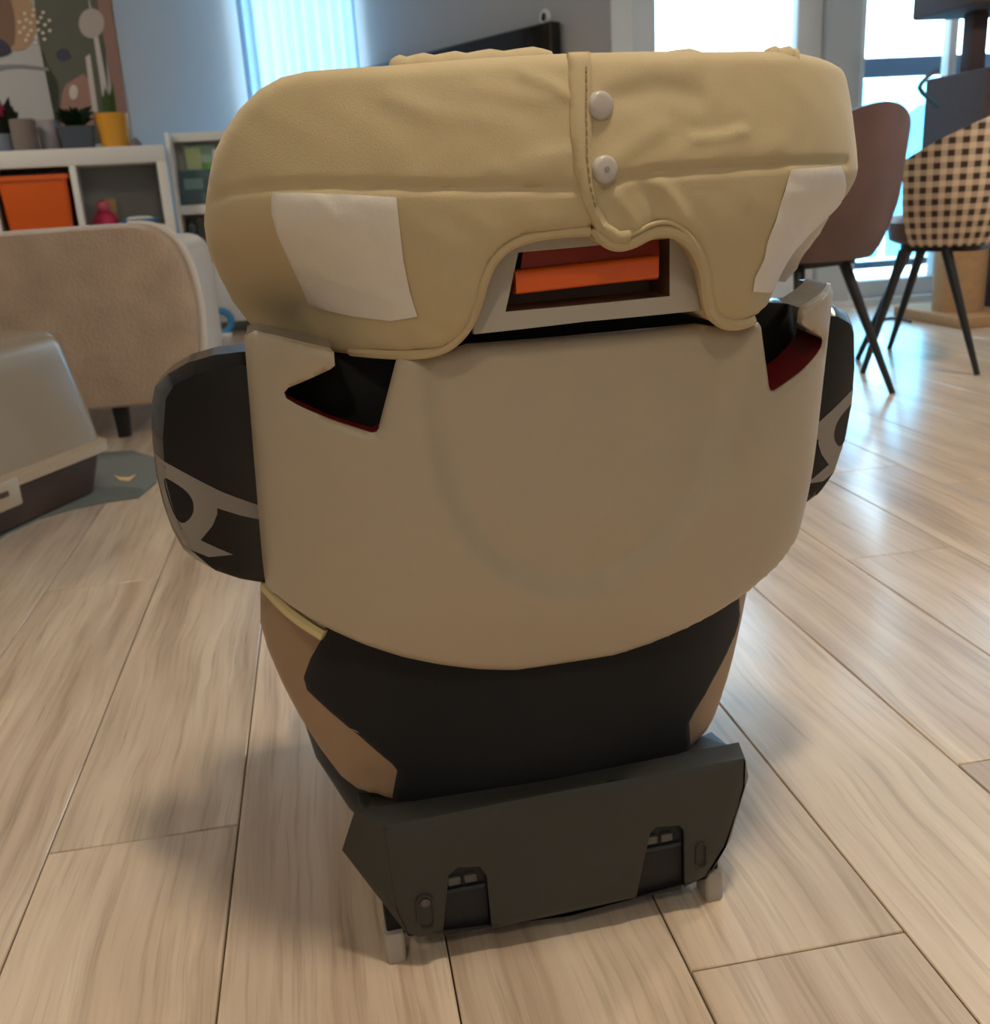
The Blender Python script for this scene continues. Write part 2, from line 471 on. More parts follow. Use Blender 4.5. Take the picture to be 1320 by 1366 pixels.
lamp('ceiling_lamp', -.35, -1.5, 0, FILL_REAR, .16, 'round warm fill lamp added behind the camera')  # invented fill source that lifts the seat's back
lamp('pendant_lamp', 2.0, 2.35, 0, LAMP_FAR, .16, 'warm pendant lamp hanging above the dining chairs', drop=.75)
lamp('fill_spot', -2.75, 3.3, 0, FILL_LEFT, .12, 'small round fill spot added to brighten the mural and shelf')  # invented source, set here to lighten the back wall

# ================================================================== THE CAR SEAT
SA = math.radians(11.0)
SO = np.array([.0355, .7235, 0])
SU = np.array([math.cos(SA), math.sin(SA), 0]); SV = np.array([-math.sin(SA), math.cos(SA), 0])
CL = np.array([(CAM - SO) @ SU, (CAM - SO) @ SV, CAM_H])
def lray(x, y):
    d = ray(x, y); return np.array([d @ SU, d @ SV, d[2]])
def uc(w): return .005 + (w - .1) * .055          # centre line: the back leans a little to the right
def on(px, surf):
    """pixel outline -> (u, w) on the panel's own curved surface"""
    out = []
    for (x, y) in px:
        d = lray(x, y); ts = np.arange(.45, 1.15, .0015)
        P = CL + ts[:, None] * d; f = P[:, 1] - surf(P[:, 0], P[:, 2])
        k = np.where((f[1:] >= 0) & (f[:-1] < 0))[0]
        if len(k):
            i = k[0]; t = ts[i] + .0015 * (-f[i]) / (f[i + 1] - f[i])
        else: t = ts[np.argmin(np.abs(f))]
        p = CL + t * d; out.append((p[0], p[2]))
    return out
def atv(x, y, v):
    d = lray(x, y); p = CL + d * ((v - CL[1]) / d[1]); return p
def mirror(uw): return [(2 * uc(w) - u, w) for u, w in uw][::-1]
def bowl(u, w, hw, D, n):
    r = np.clip(np.abs(u - uc(w)) / hw, 0, .9985); return D * (1 - (1 - r ** n) ** (1 / n))
seat = empty('child_car_seat', tuple(SO), SA)
tag(seat, 'beige and black child car seat seen from behind on the plank floor', 'car seat')

SHELL = mat('shell_plastic', (182, 166, 142), .42, noise=.015, nscale=40, bump=.08, bscale=900)
FAB = mat('headrest_fabric', (190, 171, 132), .75, noise=.03, nscale=30, bump=.25, bscale=900, sheen=.15)
BOLST = mat('bolster_fabric', (164, 134, 104), .8, noise=.04, nscale=30, bump=.3, bscale=800, sheen=.1)
PATCH = mat('white_tape', (222, 214, 202), .5, noise=.02, nscale=60, bump=.35, bscale=90, bdist=.002)
BLACKF = mat('black_fabric', (17, 18, 22), .85, noise=.1, nscale=300, bump=.4, bscale=1500)
GLOSS = mat('black_gloss', (12, 12, 14), .14, spec=.4)
EMB = mat('emblem_grey', (134, 126, 118), .4)
DARKP = mat('dark_plastic', (50, 51, 47), .55, noise=.05, nscale=200, bump=.15, bscale=1200)
NAVYP = mat('navy_plastic', (26, 34, 46), .5)
RED = mat('red_liner', (140, 16, 22), .5)
BLACK = mat('black_void', (10, 10, 12), .8)
ORANGE = mat('orange_lever', (226, 96, 22), .4)
ORANGE_SHADE = mat('orange_shaded', (190, 58, 20), .45)  # same orange plastic as the lever, with shade mixed into the colour
RECM = mat('recess_brown', (120, 88, 68), .5)
GREYF = mat('foot_grey', (168, 160, 148), .6)
METAL = mat('latch_metal', (92, 92, 90), .45, .5)
SNAP = mat('snap_button', (186, 178, 170), .3)
CREAM = mat('cream_lining', (214, 194, 140), .7)

# --- back shell
def S_shell(u, w):
    vc = -.055 + .05 * (.54 - w) * .6 + .028 * np.clip((.42 - w) / .13, 0, 2) ** 2
    return vc + bowl(u, w, .236, .15, 2.6)
left_px = [(690, 897), (640, 896), (590, 890), (540, 880), (490, 864), (440, 842), (400, 819), (370, 797), (354, 782),
           (347, 745), (339, 690), (331, 610), (325, 540), (320, 480), (321, 456), (326, 449), (340, 443),
           (370, 450), (410, 460), (440, 467), (446, 472), (447, 489), (441, 494), (384, 519), (379, 525), (382, 533), (395, 541),
           (440, 561), (496, 579), (504, 578), (508, 570), (520, 525), (531, 482), (537, 474), (566, 479), (600, 473), (630, 464)]
left = on(left_px, S_shell)
left = [(max(u, uc(w) - .2352), w) for u, w in left]
outline = [p for p in left if True]
right = mirror(left)
shell_outline = left + right
if np.sum([shell_outline[i][0] * shell_outline[(i + 1) % len(shell_outline)][1] - shell_outline[(i + 1) % len(shell_outline)][0] * shell_outline[i][1] for i in range(len(shell_outline))]) < 0:
    shell_outline = shell_outline[::-1]
pan_px = [(572, 440), (573, 520), (580, 590), (596, 655), (622, 710), (655, 750), (690, 772), (735, 790)]
pan = on(pan_px, S_shell); pan_poly = [(pan[0][0], .60)] + pan; pan_poly = pan_poly + mirror(pan_poly)
sheet('back_shell', shell_outline, S_shell, .007, .0045, SHELL, seat, rim=.006, rim_depth=.0045, recess=[(pan_poly, .010, .011)])
# black sheet behind the two openings, its colour standing in for their shade
def S_liner(u, w): return S_shell(u, w) + .055 + .3 * np.clip(w - .5, 0, 1)
lin_half = [(uc(.40), .40), (uc(.40) - .19, .42), (uc(.46) - .222, .46), (uc(.55) - .218, .524), (uc(.55) - .10, .545), (uc(.55), .552)]
sheet('shade_liner', lin_half + mirror(lin_half)[1:-1], S_liner, .004, .012, BLACK, seat)
for sgn in (0, 1):   # red lips along the openings, the left one shallower to imitate its shade
    lip = on([(384, 521), (380, 526), (384, 533), (440, 560), (498, 578), (506, 572)], S_shell)
    if sgn: lip = mirror(lip)
    lip = resample(lip, .004, False)
    bm = bmesh.new(); prev = None
    for u, w_ in lip:
        v_ = float(S_shell(np.array([u]), np.array([w_]))[0])
        row = [bm.verts.new((u, v_ + .0045, w_)), bm.verts.new((u, v_ + (.045 if sgn else .013), w_ + (.004 if sgn else .001)))]
        if prev: bm.faces.new((prev[0], prev[1], row[1], row[0]))
        prev = row
    bmesh.ops.solidify(bm, geom=bm.faces[:], thickness=.0018)
    obj('opening_lip', bm, RED, seat)
    # lip on top of the corner tab, running forward
    tb_ = on([(328, 447), (345, 444), (380, 452), (420, 462), (443, 468)], S_shell)
    if sgn: tb_ = mirror(tb_)
    bm = bmesh.new(); prev = None
    for u, w_ in resample(tb_, .004, False):
        v_ = float(S_shell(np.array([u]), np.array([w_]))[0])
        row = [bm.verts.new((u, v_ + .003, w_ - .001)), bm.verts.new((u, v_ + .045, w_ + .002))]
        if prev: bm.faces.new((prev[0], prev[1], row[1], row[0]))
        prev = row
    bmesh.ops.solidify(bm, geom=bm.faces[:], thickness=.003)
    obj('tab_lip', bm, mat('tab_gloss', (196, 188, 172), .15, coat=.5), seat)

# --- side wings
def S_wing0(u, w):
    e = np.clip(np.abs(u - uc(w)) - .225, 0, .2); return .098 + 3.0 * e ** 2
wing_face = on([(378, 800), (378, 484), (318, 488), (258, 500), (232, 514), (221, 532), (217, 585), (221, 640), (234, 690), (256, 735), (300, 772), (345, 796)], S_wing0)
wing_faces = (wing_face, mirror(wing_face))
def S_wing(u, w):
    u = np.atleast_1d(u); P = np.c_[u, w]; v = S_wing0(u, w)
    fc = [np.where(inside(P, f), 0, seg_dist(P, f)) for f in wing_faces]
    return v + 1.3 * np.minimum(*fc)
wing_px = [(378, 784), (350, 778), (320, 773), (290, 763), (262, 748), (244, 733), (230, 708), (218, 675), (208, 635), (203, 590), (201, 545), (206, 516),
           (222, 500), (250, 484), (285, 474), (318, 470), (340, 469), (372, 470)]
wing = on(wing_px, S_wing)
em_px = [(206, 603), (224.5, 618.6), (259.5, 637.7), (297.7, 656.8), (346, 674), (348, 693), (320, 687), (289.8, 677.5), (289.8, 685.4), (283.4, 701),
         (267.5, 720.4), (288.2, 730), (310.5, 739.5), (278.6, 742.7), (243.6, 724), (228, 695), (216, 660)]
hole_px = [(216, 632), (234, 644), (251.6, 656.8), (259.5, 672.7), (256.4, 690), (240.5, 701.4), (226, 672)]
em = on(em_px, S_wing); emh = chaikin(on(hole_px, S_wing), 2)
for sgn in (0, 1):
    f = mirror if sgn else (lambda z: z)
    wg = sheet('side_wing', f(wing), S_wing, .05, .005, GLOSS, seat, rim=.003, rim_depth=.002, lines=[wing_faces[sgn]], angle=22)
    wobj = wg
    S_em = lambda u, w: S_wing(u, w) - .0008
    e1 = sheet('emblem', f(em), S_em, .0005, .0035, EMB, wobj, holes=[f(emh)])
    e1['label'] = 'flat grey letter-like emblem on black wing'

# --- lower back: bolsters and black panel
def S_low(u, w): return .022 - .10 * (w - .16) * 0.6 + .12 * np.clip((np.abs(u - uc(w)) / .225), 0, 1.2) ** 2.6
low_px = [(352, 740), (347, 800), (347, 835), (357, 870), (376, 915), (400, 962), (428, 1006), (455, 1042), (478, 1060), (505, 1067), (540, 1080)]
low = on(low_px, S_low)
low = [(uc(.40), .40)] + low + [(uc(.12), .118)]
sheet('side_bolster', low + mirror(low)[1:-1], S_low, .055, .005, BOLST, seat, rim=.010,
      folds=[(on([(350, 830), (364, 880), (390, 935)], S_low), .0025, .006), (on([(482, 1056), (490, 1030)], S_low), -.003, .003), (on([(503, 1060), (508, 1034)], S_low), -.003, .003)])
blk_px = [(440, 790), (433, 845), (414, 878), (405, 903), (409, 918), (440, 947), (480, 980), (522, 1016), (530, 1026), (523, 1062), (560, 1085)]
blk = on(blk_px, S_low); blk = [(uc(.38), .38)] + blk + [(uc(.12), .119)]
sheet('back_panel', blk + mirror(blk)[1:-1], S_low, .007, .005, BLACKF, seat, rim=.003, offset=-.0065)
strip = on([(354, 783), (372, 803), (398, 826), (432, 848)], lambda u, w: S_shell(u, w) + .012)
tube('lining_edge', [(u, float(S_shell(np.array([u]), np.array([w_]))[0]) + .013, w_) for u, w_ in resample(strip, .008, False)], .005, CREAM, seat, 8)
# backrest cushion, seat cushion and seat pan in front of the back (towards the room)
zc = .38
loft('backrest_cushion', [[(x + uc(.4), y, z) for x, z in rrect(.19 - .06 * abs(t - .5), .14, .05, 6, 0, .40)] for t, y in ((0, .10), (.3, .12), (1, .15))], BOLST, seat)
for s in (-1, 1):
    loft('backrest_wing', [[(uc(.4) + s * (.185 + dx), y, z) for dx, z in rrect(.03 * k, .13 * k, .028 * k, 5, 0, .40)] for y, k in ((.15, .8), (.17, 1), (.22, 1), (.25, .85), (.26, .5))], BOLST, seat)
zloft('seat_pan', [(.035, .165, .14, .05, .005, .275), (.05, .178, .150, .06, .005, .275), (.12, .203, .163, .06, .005, .275), (.165, .210, .165, .06, .005, .275), (.172, .205, .16, .06, .005, .275)], NAVYP, seat)
zloft('seat_cushion', [(.170, .165, .175, .06, .005, .235), (.19, .178, .185, .06, .005, .235), (.215, .17, .178, .06, .005, .235), (.222, .15, .16, .05, .005, .235)], BOLST, seat)
for s in (-1, 1):
    loft('thigh_bolster', [[(.005 + s * .168 + dx, y, z) for dx, z in rrect(.026 * k, .045 * k, .024 * k, 5, 0, .225)] for y, k in ((.15, .7), (.165, 1), (.32, 1), (.40, .8), (.42, .4))], BOLST, seat)

# --- base housing
def S_base(u, w): return -.012 + .10 * (.15 - w) * .0 + np.zeros_like(u)
rear_px = [(511, 1106), (620, 1084), (740, 1060), (870, 1036), (994, 1014), (993, 1050), (984, 1085), (968, 1130), (942, 1172), (915, 1186), (914, 1112), (908, 1104), (877, 1106), (868, 1115), (850, 1200),
           (760, 1220), (657, 1242), (650, 1172), (641, 1159), (611, 1160), (599, 1171), (591, 1250), (560, 1253), (545, 1249), (528, 1212)]
rear = [tuple(atv(x, y, -.012)[[0, 2]]) for x, y in rear_px][::-1]
sheet('base_housing', rear, S_base, .004, .008, DARKP, seat, rim=.003)
# housing body: top, sides and underside behind the rear face
b0 = [(511, 1106), (740, 1060), (994, 1014), (993, 1050), (968, 1130), (942, 1172), (760, 1222), (545, 1249), (528, 1212)]
b1 = [(473, 1081), (735, 1040), (985, 990), (998, 1036), (974, 1118), (948, 1166), (760, 1216), (540, 1240), (456, 1134)]
R0_ = [tuple(atv(x, y, -.0095)) for x, y in b0]; R1_ = [tuple(atv(x, y, .014)) for x, y in b1]
R2_ = [(u + (.012 if i in (0, 8) else 0), .035, w_ - (.016 if i < 3 else 0)) for i, (u, v, w_) in enumerate(R1_)]
R3_ = [(u + (.02 if i in (0, 8) else 0), .095, max(.02, w_ - (.04 if i < 3 else 0))) for i, (u, v, w_) in enumerate(R1_)]
loft('base_body', [R0_, R1_, R2_, R3_], DARKP, seat, angle=25, caps=(False, True))
for (pxs, lx) in ((((591, 1250), (657, 1242), (650, 1160), (600, 1165)), 0), (((850, 1200), (915, 1186), (912, 1104), (868, 1110)), 1)):
    pp = [atv(x, y, -.012) for x, y in pxs]
    u_0, u_1 = min(p[0] for p in pp), max(p[0] for p in pp); w_1 = max(p[2] for p in pp)
    sl = box('latch_slot', u_0 + .001, u_1 - .001, -.0045, .0, .022, w_1 - .001, mat('slot_black', (16, 17, 22), .6), seat, .001)
    um = (u_0 + u_1) / 2
    for k in (-.008, .006): box('latch_hook', um + k - .005, um + k + .006, -.0085, -.0040, w_1 - .016, w_1 - .008, METAL, sl, .0015)
    box('latch_lip', u_0 + .003, u_1 - .003, -.0075, -.004, w_1 - .024, w_1 - .020, NAVYP, sl, .001)
def oval(name, cxp, y0, y1, hw, material, v0=-.0145):
    pa, pb_ = atv(cxp, y0, -.012), atv(cxp, y1, -.012); cu = (pa[0] + pb_[0]) / 2; w0, w1 = pb_[2], pa[2]
    pts = [(x, z) for x, z in rrect(hw, (w1 - w0) / 2, hw * .95, 6, cu, (w0 + w1) / 2)]
    return loft(name, [[(x, -.011, z) for x, z in pts], [(x, v0, z) for x, z in pts], [(cu + (x - cu) * .8, v0, (w0 + w1) / 2 + (z - (w0 + w1) / 2) * .93) for x, z in pts], [(cu + (x - cu) * .8, -.0125, (w0 + w1) / 2 + (z - (w0 + w1) / 2) * .93) for x, z in pts]], material, seat)
oval('release_button', 567, 1193, 1238, .0075, mat('button_rim', (44, 43, 40), .5))
p_ = atv(567, 1203, -.012); lathe('button_light', [(0, .0), (.0042, .0), (.0042, .002), (0, .003)], mat('button_grey', (84, 80, 74), .5), None)
bl = bpy.data.objects['button_light']; bl.parent = seat; bl.rotation_euler = (math.radians(90), 0, 0); bl.location = (p_[0], -.012, p_[2])
oval('release_button', 934, 1124, 1156, .005, mat('button_rim', (44, 43, 40), .5))
# feet
for (x, y, hw) in ((530, 1285, .0085), (953, 1202, .0085)):
    p = atv(x, y, 0); d = rfloor(x, y); q_ = to_world(*d) - SO; fu, fv = q_ @ SU, q_ @ SV
    loft('foot', [[(fu + dx, fv + .012 + dy, z) for dx, dy in rrect(hw * k, .013 * k, .004, 4)] for z, k in ((.0, .93), (.002, 1), (.026, 1), (.030, .9))], GREYF, seat)
    box('foot_stem', fu - .006 if x < 700 else fu - .016, fu + .016 if x < 700 else fu + .006, fv + .006, fv + .04, .024, .045, BLACK, seat, .002)

# --- headrest
def sstep(x): x = np.clip(x, 0, 1); return x * x * (3 - 2 * x)
def S_head(u, w):
    hw = np.where(u > uc(w), .246 - .22 * np.clip(w - .63, 0, .09), .264)
    r = np.abs(u - uc(w)) / .246
    return -.098 + bowl(u, w, hw, .20, 2.2) + 2.2 * (w - .635) ** 2 + .10 * sstep((.628 - w) / .085) * sstep((r - .42) / .5)
head_left = [(700, 316), (675, 330), (657, 350), (647, 375), (641, 405), (630, 432), (612, 455), (590, 467), (560, 470), (510, 470), (465, 474), (420, 468), (370, 458), (335, 436), (310, 404), (292, 370), (277, 335), (271, 300), (273, 270), (278, 235), (284, 205), (298, 175), (318, 145), (345, 118), (375, 101), (410, 93), (460, 89), (510, 86), (560, 82), (650, 75), (757, 69)]
def S_headR(u, w): return S_head(u, w)
hl = on(head_left, S_head)
hl = [(max(u, uc(w) - .2636), w) for u, w in hl]
right_px = [(830, 67), (900, 66), (960, 67), (1020, 66), (1070, 68)]
hr_top = on(right_px, S_head)
# right outer contour mirrors the left one
left_outer = [(max(u, uc(w) - .2455), w) for u, w in hl[8:24]]          # lower left corner up to the top left shoulder
mir = mirror(left_outer)       # from shoulder down to the lower corner, on the right
arch_r = on([(1002, 427), (985, 434), (966, 433), (950, 420), (944, 395), (942, 365), (932, 335), (915, 315), (890, 307), (868, 311), (846, 325), (824, 330), (806, 322), (795, 305), (760, 309)], S_head)
mir = [p for p in mir if p[1] > arch_r[0][1] and p[0] > arch_r[0][0] + .01]
head_outline = hl + hr_top + mir + arch_r
A2 = sum(head_outline[i][0] * head_outline[(i + 1) % len(head_outline)][1] - head_outline[(i + 1) % len(head_outline)][0] * head_outline[i][1] for i in range(len(head_outline)))
if A2 < 0: head_outline = head_outline[::-1]
seamL = on([(272, 278), (285, 266), (305, 256), (335, 250), (400, 247), (500, 248), (600, 250), (700, 249), (768, 250)], S_head)
seamR = on([(804, 249), (830, 238), (870, 231), (930, 226), (1000, 221), (1060, 217), (1100, 216), (1130, 216)], S_head)
folds = [(seamL, -.0032, .0024), (seamR, -.0032, .0024)]
def fold(px, amp, wid): folds.append((on(px, S_head), amp * .6, wid))
fold([(700, 100), (735, 112), (757, 128)], .003, .004); fold([(640, 118), (690, 128), (740, 128)], .0016, .006)
fold([(520, 130), (580, 150), (640, 160)], .0014, .006); fold([(700, 215), (730, 207), (757, 203)], .002, .005)
fold([(660, 225), (700, 232), (750, 222)], .0014, .005)
fold([(925, 184), (960, 181), (990, 173)], .0035, .004); fold([(925, 178), (960, 175), (990, 165)], -.002, .004)
fold([(815, 110), (860, 92), (920, 88)], .002, .008); fold([(820, 130), (870, 120), (930, 128)], -.0022, .007)
fold([(815, 215), (845, 195), (880, 172)], .0022, .007); fold([(825, 235), (880, 215), (960, 205), (1040, 196)], .002, .009)
fold([(880, 246), (900, 268), (912, 290)], .0035, .0045); fold([(857, 250), (872, 275), (880, 300)], -.003, .005)
fold([(820, 262), (840, 285), (850, 302)], .0025, .004)
fold([(410, 418), (418, 435), (424, 455)], .003, .003); fold([(430, 420), (436, 440), (440, 458)], -.003, .003); fold([(530, 432), (515, 446), (500, 455)], .0025, .003)
fold([(560, 425), (578, 440), (600, 445)], -.0025, .004); fold([(590, 380), (600, 420), (612, 440)], .0025, .006); fold([(380, 410), (395, 430), (402, 446)], -.0025, .004)
def head_thick(u, w): return np.maximum(S_head(u, w) + .03, .02 + .6 * (np.abs(u - uc(w)) / .246) ** 4 * .22)
cover = sheet('headrest_cover', head_outline, S_head, head_thick, .0028, FAB, seat, rim=.009, rim_depth=.008, folds=folds, jitter=.00015, angle=75)
# piping along the lower edge
def Sv(u, w, surf): return float(surf(np.array([u]), np.array([w]))[0])
def strip_tube(name, px, surf, off, rad, material, parent, smooth=2, flat=1.0):
    uw = chaikin(on(px, surf), smooth, False)
    return tube(name, [(u, Sv(u, w_, surf) + off, w_) for u, w_ in uw], rad, material, parent, 8, flat)
pipL = [(470, 470), (520, 474), (565, 474), (596, 466), (617, 449), (631, 428), (641, 400), (648, 372), (660, 346), (682, 326), (712, 315), (755, 309), (790, 308)]
pipR = [(1004, 428), (985, 434), (966, 432), (950, 419), (944, 395), (942, 362), (931, 333), (914, 314), (890, 306), (868, 310), (846, 323), (824, 328), (806, 319), (796, 303)]
strip_tube('piping', pipL, S_head, .0065, .0038, FAB, cover)
strip_tube('piping', pipR, S_head, .0035, .0045, FAB, cover)
strip_tube('piping_cord', [(x - (5 if x > 900 else 0), y - 11) for x, y in pipR[5:]], S_head, .0005, .0016, FAB, cover)
# placket with stitching and snaps
pl_px = [(757, 70), (786, 69), (789, 100), (788, 150), (788, 200), (790, 240), (797, 275), (810, 298), (826, 308), (845, 306), (838, 326), (815, 323), (796, 308), (783, 285), (773, 255), (765, 225), (760, 170), (758, 120)]
pl = on(pl_px, S_head)
sheet('placket', pl[::-1], S_head, .004, .003, FAB, cover, rim=.004, rim_depth=.0022, offset=-.0034)
bm = bmesh.new()
st = resample(on([(779, 90), (779, 150), (780, 210), (785, 250), (793, 280)], S_head), .0052, False)
for i in range(0, len(st) - 1):
    (u1, w1), (u2, w2) = st[i], st[i + 1]
    k = .35
    add_tube(bm, [(u1, Sv(u1, w1, S_head) - .0036, w1), (u1 + (u2 - u1) * .62, Sv(u2, w2, S_head) - .0036, w1 + (w2 - w1) * .62)], .0006, 5)
stch = obj('stitching', bm, mat('stitch_thread', (150, 126, 84), .7), cover); stch['kind'] = 'stuff'
for (x, y) in ((800, 141), (806, 226)):
    (u, w_), = on([(x, y)], S_head); v = Sv(u, w_, S_head)
    b_ = lathe('snap_button', [(0, .0030), (.0052, .0029), (.0070, .0024), (.0080, .0012), (.0082, 0), (.0082, -.004), (0, -.004)], SNAP, seat, 28)
    b_.rotation_euler = (math.radians(90), 0, math.radians(8)); b_.location = (u, v - .001, w_)
    if y > 200:
        c_ = lathe('snap_stamp', [(0, .0008), (.0018, .0006), (.002, 0)], mat('stamp_grey', (150, 142, 136), .5), b_, 12); c_.location = (0, 0, .0028)
# white tape patches
patL = [(361, 257), (400, 257), (460, 259), (528, 263), (532, 300), (537, 345), (546, 390), (556, 422), (520, 428), (470, 422), (430, 413), (412, 407), (398, 375), (384, 345), (370, 315), (362, 285)]
patR = [(1054, 226), (1085, 224), (1120, 221), (1126, 240), (1121, 268), (1104, 290), (1092, 312), (1078, 330), (1062, 358), (1046, 376), (1030, 389), (1003, 389), (1006, 370), (1018, 345), (1022, 325), (1035, 290), (1046, 255)]
for pxs, fl in ((patL, [([(380, 300), (440, 290), (500, 300)], .0012, .004), ([(400, 350), (450, 380), (530, 400)], .0014, .004), ([(430, 270), (470, 330), (480, 400)], .0012, .004), ([(500, 330), (520, 380), (545, 410)], -.0012, .004)]),
                (patR, [([(1030, 300), (1060, 320), (1075, 330)], .001, .004), ([(1050, 260), (1090, 262), (1115, 250)], .001, .004)])):
    uw = on(pxs, S_head)
    if sum(uw[i][0] * uw[(i + 1) % len(uw)][1] - uw[(i + 1) % len(uw)][0] * uw[i][1] for i in range(len(uw))) < 0: uw = uw[::-1]
    def S_patch(u, w, L=resample(head_outline, .004)):
        d = seg_dist(np.c_[u, w], L); t = np.clip(1 - d / .009, 0, 1)
        return S_head(u, w) + .008 * (1 - np.sqrt(np.clip(1 - t * t, 0, 1)))
    pt = sheet('tape_patch', uw, S_patch, .0012, .0035, PATCH, seat, rim=.0015, rim_depth=.0008, offset=-.0024, folds=[(on(p, S_head), a, b) for p, a, b in fl], jitter=.0002)
    pt['label'] = 'crinkled white tape patch with frayed edge'
# padded top of the headrest seen above the edge
for pts, rr in (([(520, 84), (545, 80), (600, 77), (660, 73), (740, 69)], .008), ([(880, 68), (940, 67)], .006), ([(1018, 70), (1040, 67), (1062, 70)], .008)):
    P3 = [atv(x, y + 12, -.05) for x, y in pts]
    P3 = [tuple(p) for p in P3]
    P3 = chaikin(P3, 2, False)
    tube('inner_pad', P3, [rr * (.25 if i in (0, len(P3) - 1) else .7 if i in (1, len(P3) - 2) else 1 + .12 * math.sin(i * 2.1)) for i in range(len(P3))], FAB, seat, 10)
# front of the headrest: cushion and side bolsters
loft('headrest_cushion', [[(uc(.63) + x, y, z) for x, z in rrect(.17 * k, .065 * k, .04 * k, 6, 0, .635)] for y, k in ((-.025, .9), (.0, 1), (.05, 1), (.07, .9), (.075, .7))], FAB, seat)
for s in (-1, 1):
    loft('headrest_bolster', [[(uc(.62) + s * (.195 + .1 * (y - .1)) + x, y, z) for x, z in rrect(.03 * k, .07 * k, .028 * k, 6, 0, .615)] for y, k in ((.115, .6), (.13, .9), (.17, 1.0), (.20, .9), (.21, .5))], FAB, seat)
# plastic carrier plate with the orange height lever
def S_plate(u, w): return -.066 + .8 * (u - uc(w)) ** 2
plate = on([(632, 446), (640, 330), (700, 300), (880, 290), (952, 325), (952, 410), (935, 414), (780, 429)], S_plate)
rec_px = [(691, 337), (893, 318), (893, 395), (674, 416)]
rec = on(rec_px, S_plate)
PLM = mat('carrier_plastic', (176, 168, 152), .45)
pobj = sheet('carrier_plate', plate, S_plate, .006, .006, PLM, seat, holes=[rec])
us = [p[0] for p in rec]; ws = [p[1] for p in rec]
bm = bmesh.new()
def quad(*p): bm.faces.new([bm.verts.new(x) for x in p])
r3 = [(u, -.0655 + .8 * (u - uc(w_)) ** 2, w_) for u, w_ in rec]
cu_, cw_ = sum(us) / 4, sum(ws) / 4
inn = [(cu_ + (u - cu_) * .93, -.036, cw_ + (w_ - cw_) * .92) for u, w_ in rec]
for i in range(4): quad(r3[i], r3[(i + 1) % 4], inn[(i + 1) % 4], inn[i])
quad(*inn)
ext = bmesh.ops.solidify(bm, geom=bm.faces[:], thickness=-.002)
obj('lever_recess', bm, RECM, seat, smooth=False)
lev_px = [(687, 352), (875, 332), (876, 356), (684, 382)]
def S_lev(u, w): return -.056 + .0 * u
sheet('lever_plate', on([(697, 330), (880, 312), (874, 372), (688, 388)], lambda u, w: -.047 + 0 * u)[::-1], lambda u, w: -.050 + .0 * u - .1 * (cw_ + .01 - w), .004, .006, ORANGE_SHADE, seat)
lv = on([(684, 376), (872, 355)], S_lev)
(ua, wa), (ub, wb) = lv
loft('height_lever', [[(ua + (ub - ua) * t, -.057 + dy, wa + (wb - wa) * t + dz) for dy, dz in rrect(.008, .0075, .003, 3)] for t in (0, .02, .98, 1)], ORANGE, seat)

# ================================================================== BACKGROUND THINGS
# ---- shelving unit
SHW = mat('shelf_white', (226, 226, 224), .5)
sh = room_thing('shelving_unit', -.70, 5.20, 0, math.radians(9))
tag(sh, 'white cube shelving unit holding an orange bin, plants on its top', 'shelf')
TOPZ = .925; CW = .335; BT = .045; D_ = .38
xs = [-k * (CW + .028) for k in range(5)]
box('top_board', xs[-1] - BT, BT, 0, D_, TOPZ - .075, TOPZ, SHW, sh, .002)
for i, x in enumerate(xs):
    w_ = BT if i in (0, len(xs) - 1) else .028
    xx = (0, BT) if i == 0 else ((x - .028, x) if i < len(xs) - 1 else (x - BT, x))
    box('side_panel' if i in (0, 4) else 'divider', xx[0], xx[1], .001, D_, .045, TOPZ - .075, SHW, sh, .001)
cellz = [TOPZ - .075 - .285, TOPZ - .075 - .285 - .31]
for z in cellz:
    for i in range(4):
        box('shelf_board', xs[i + 1] + .0, xs[i] - (.028 if i else 0), .002, D_ - .01, z - .04, z, SHW, sh, .001)
box('base_board', xs[-1] - BT, BT, .0, D_, 0, .045, SHW, sh, .001)
box('back_panel', xs[-1] - BT, BT, D_ - .008, D_, .045, TOPZ - .075, mat('shelf_back', (168, 168, 166), .6), sh)
def in_shelf(x, y, z): # local shelf coordinates -> world
    M = sh.matrix_basis; return tuple(M @ Vector((x, y, z)))
bpy.context.view_layer.update()
SRZ = YAW + math.radians(9)
CZ = cellz[0]
# orange bin
e = empty('storage_bin', in_shelf(xs[1] - .028 - CW / 2 + .0, .18, CZ), SRZ)
tag(e, 'orange plastic storage bin in the cube beside the divider', 'storage bin')
OB = mat('orange_bin', (222, 96, 20), .45)
zloft('body', [(0, .135, .15, .02), (.004, .138, .152, .02), (.235, .148, .165, .02), (.235, .143, .16, .02), (.01, .133, .148, .02)], OB, e)
zloft('rim', [(.232, .149, .166, .02), (.232, .158, .174, .02), (.252, .158, .174, .02), (.252, .146, .162, .018), (.235, .145, .16, .018)], OB, e)
for s in (-1, 1): box('contents', s * .05 - .06, s * .05 + .05, -.09, .09, .16, .246 + .006 * s, mat('bin_contents%d' % s, (96 + 60 * (s > 0), 66, 50), .7), e, .02)
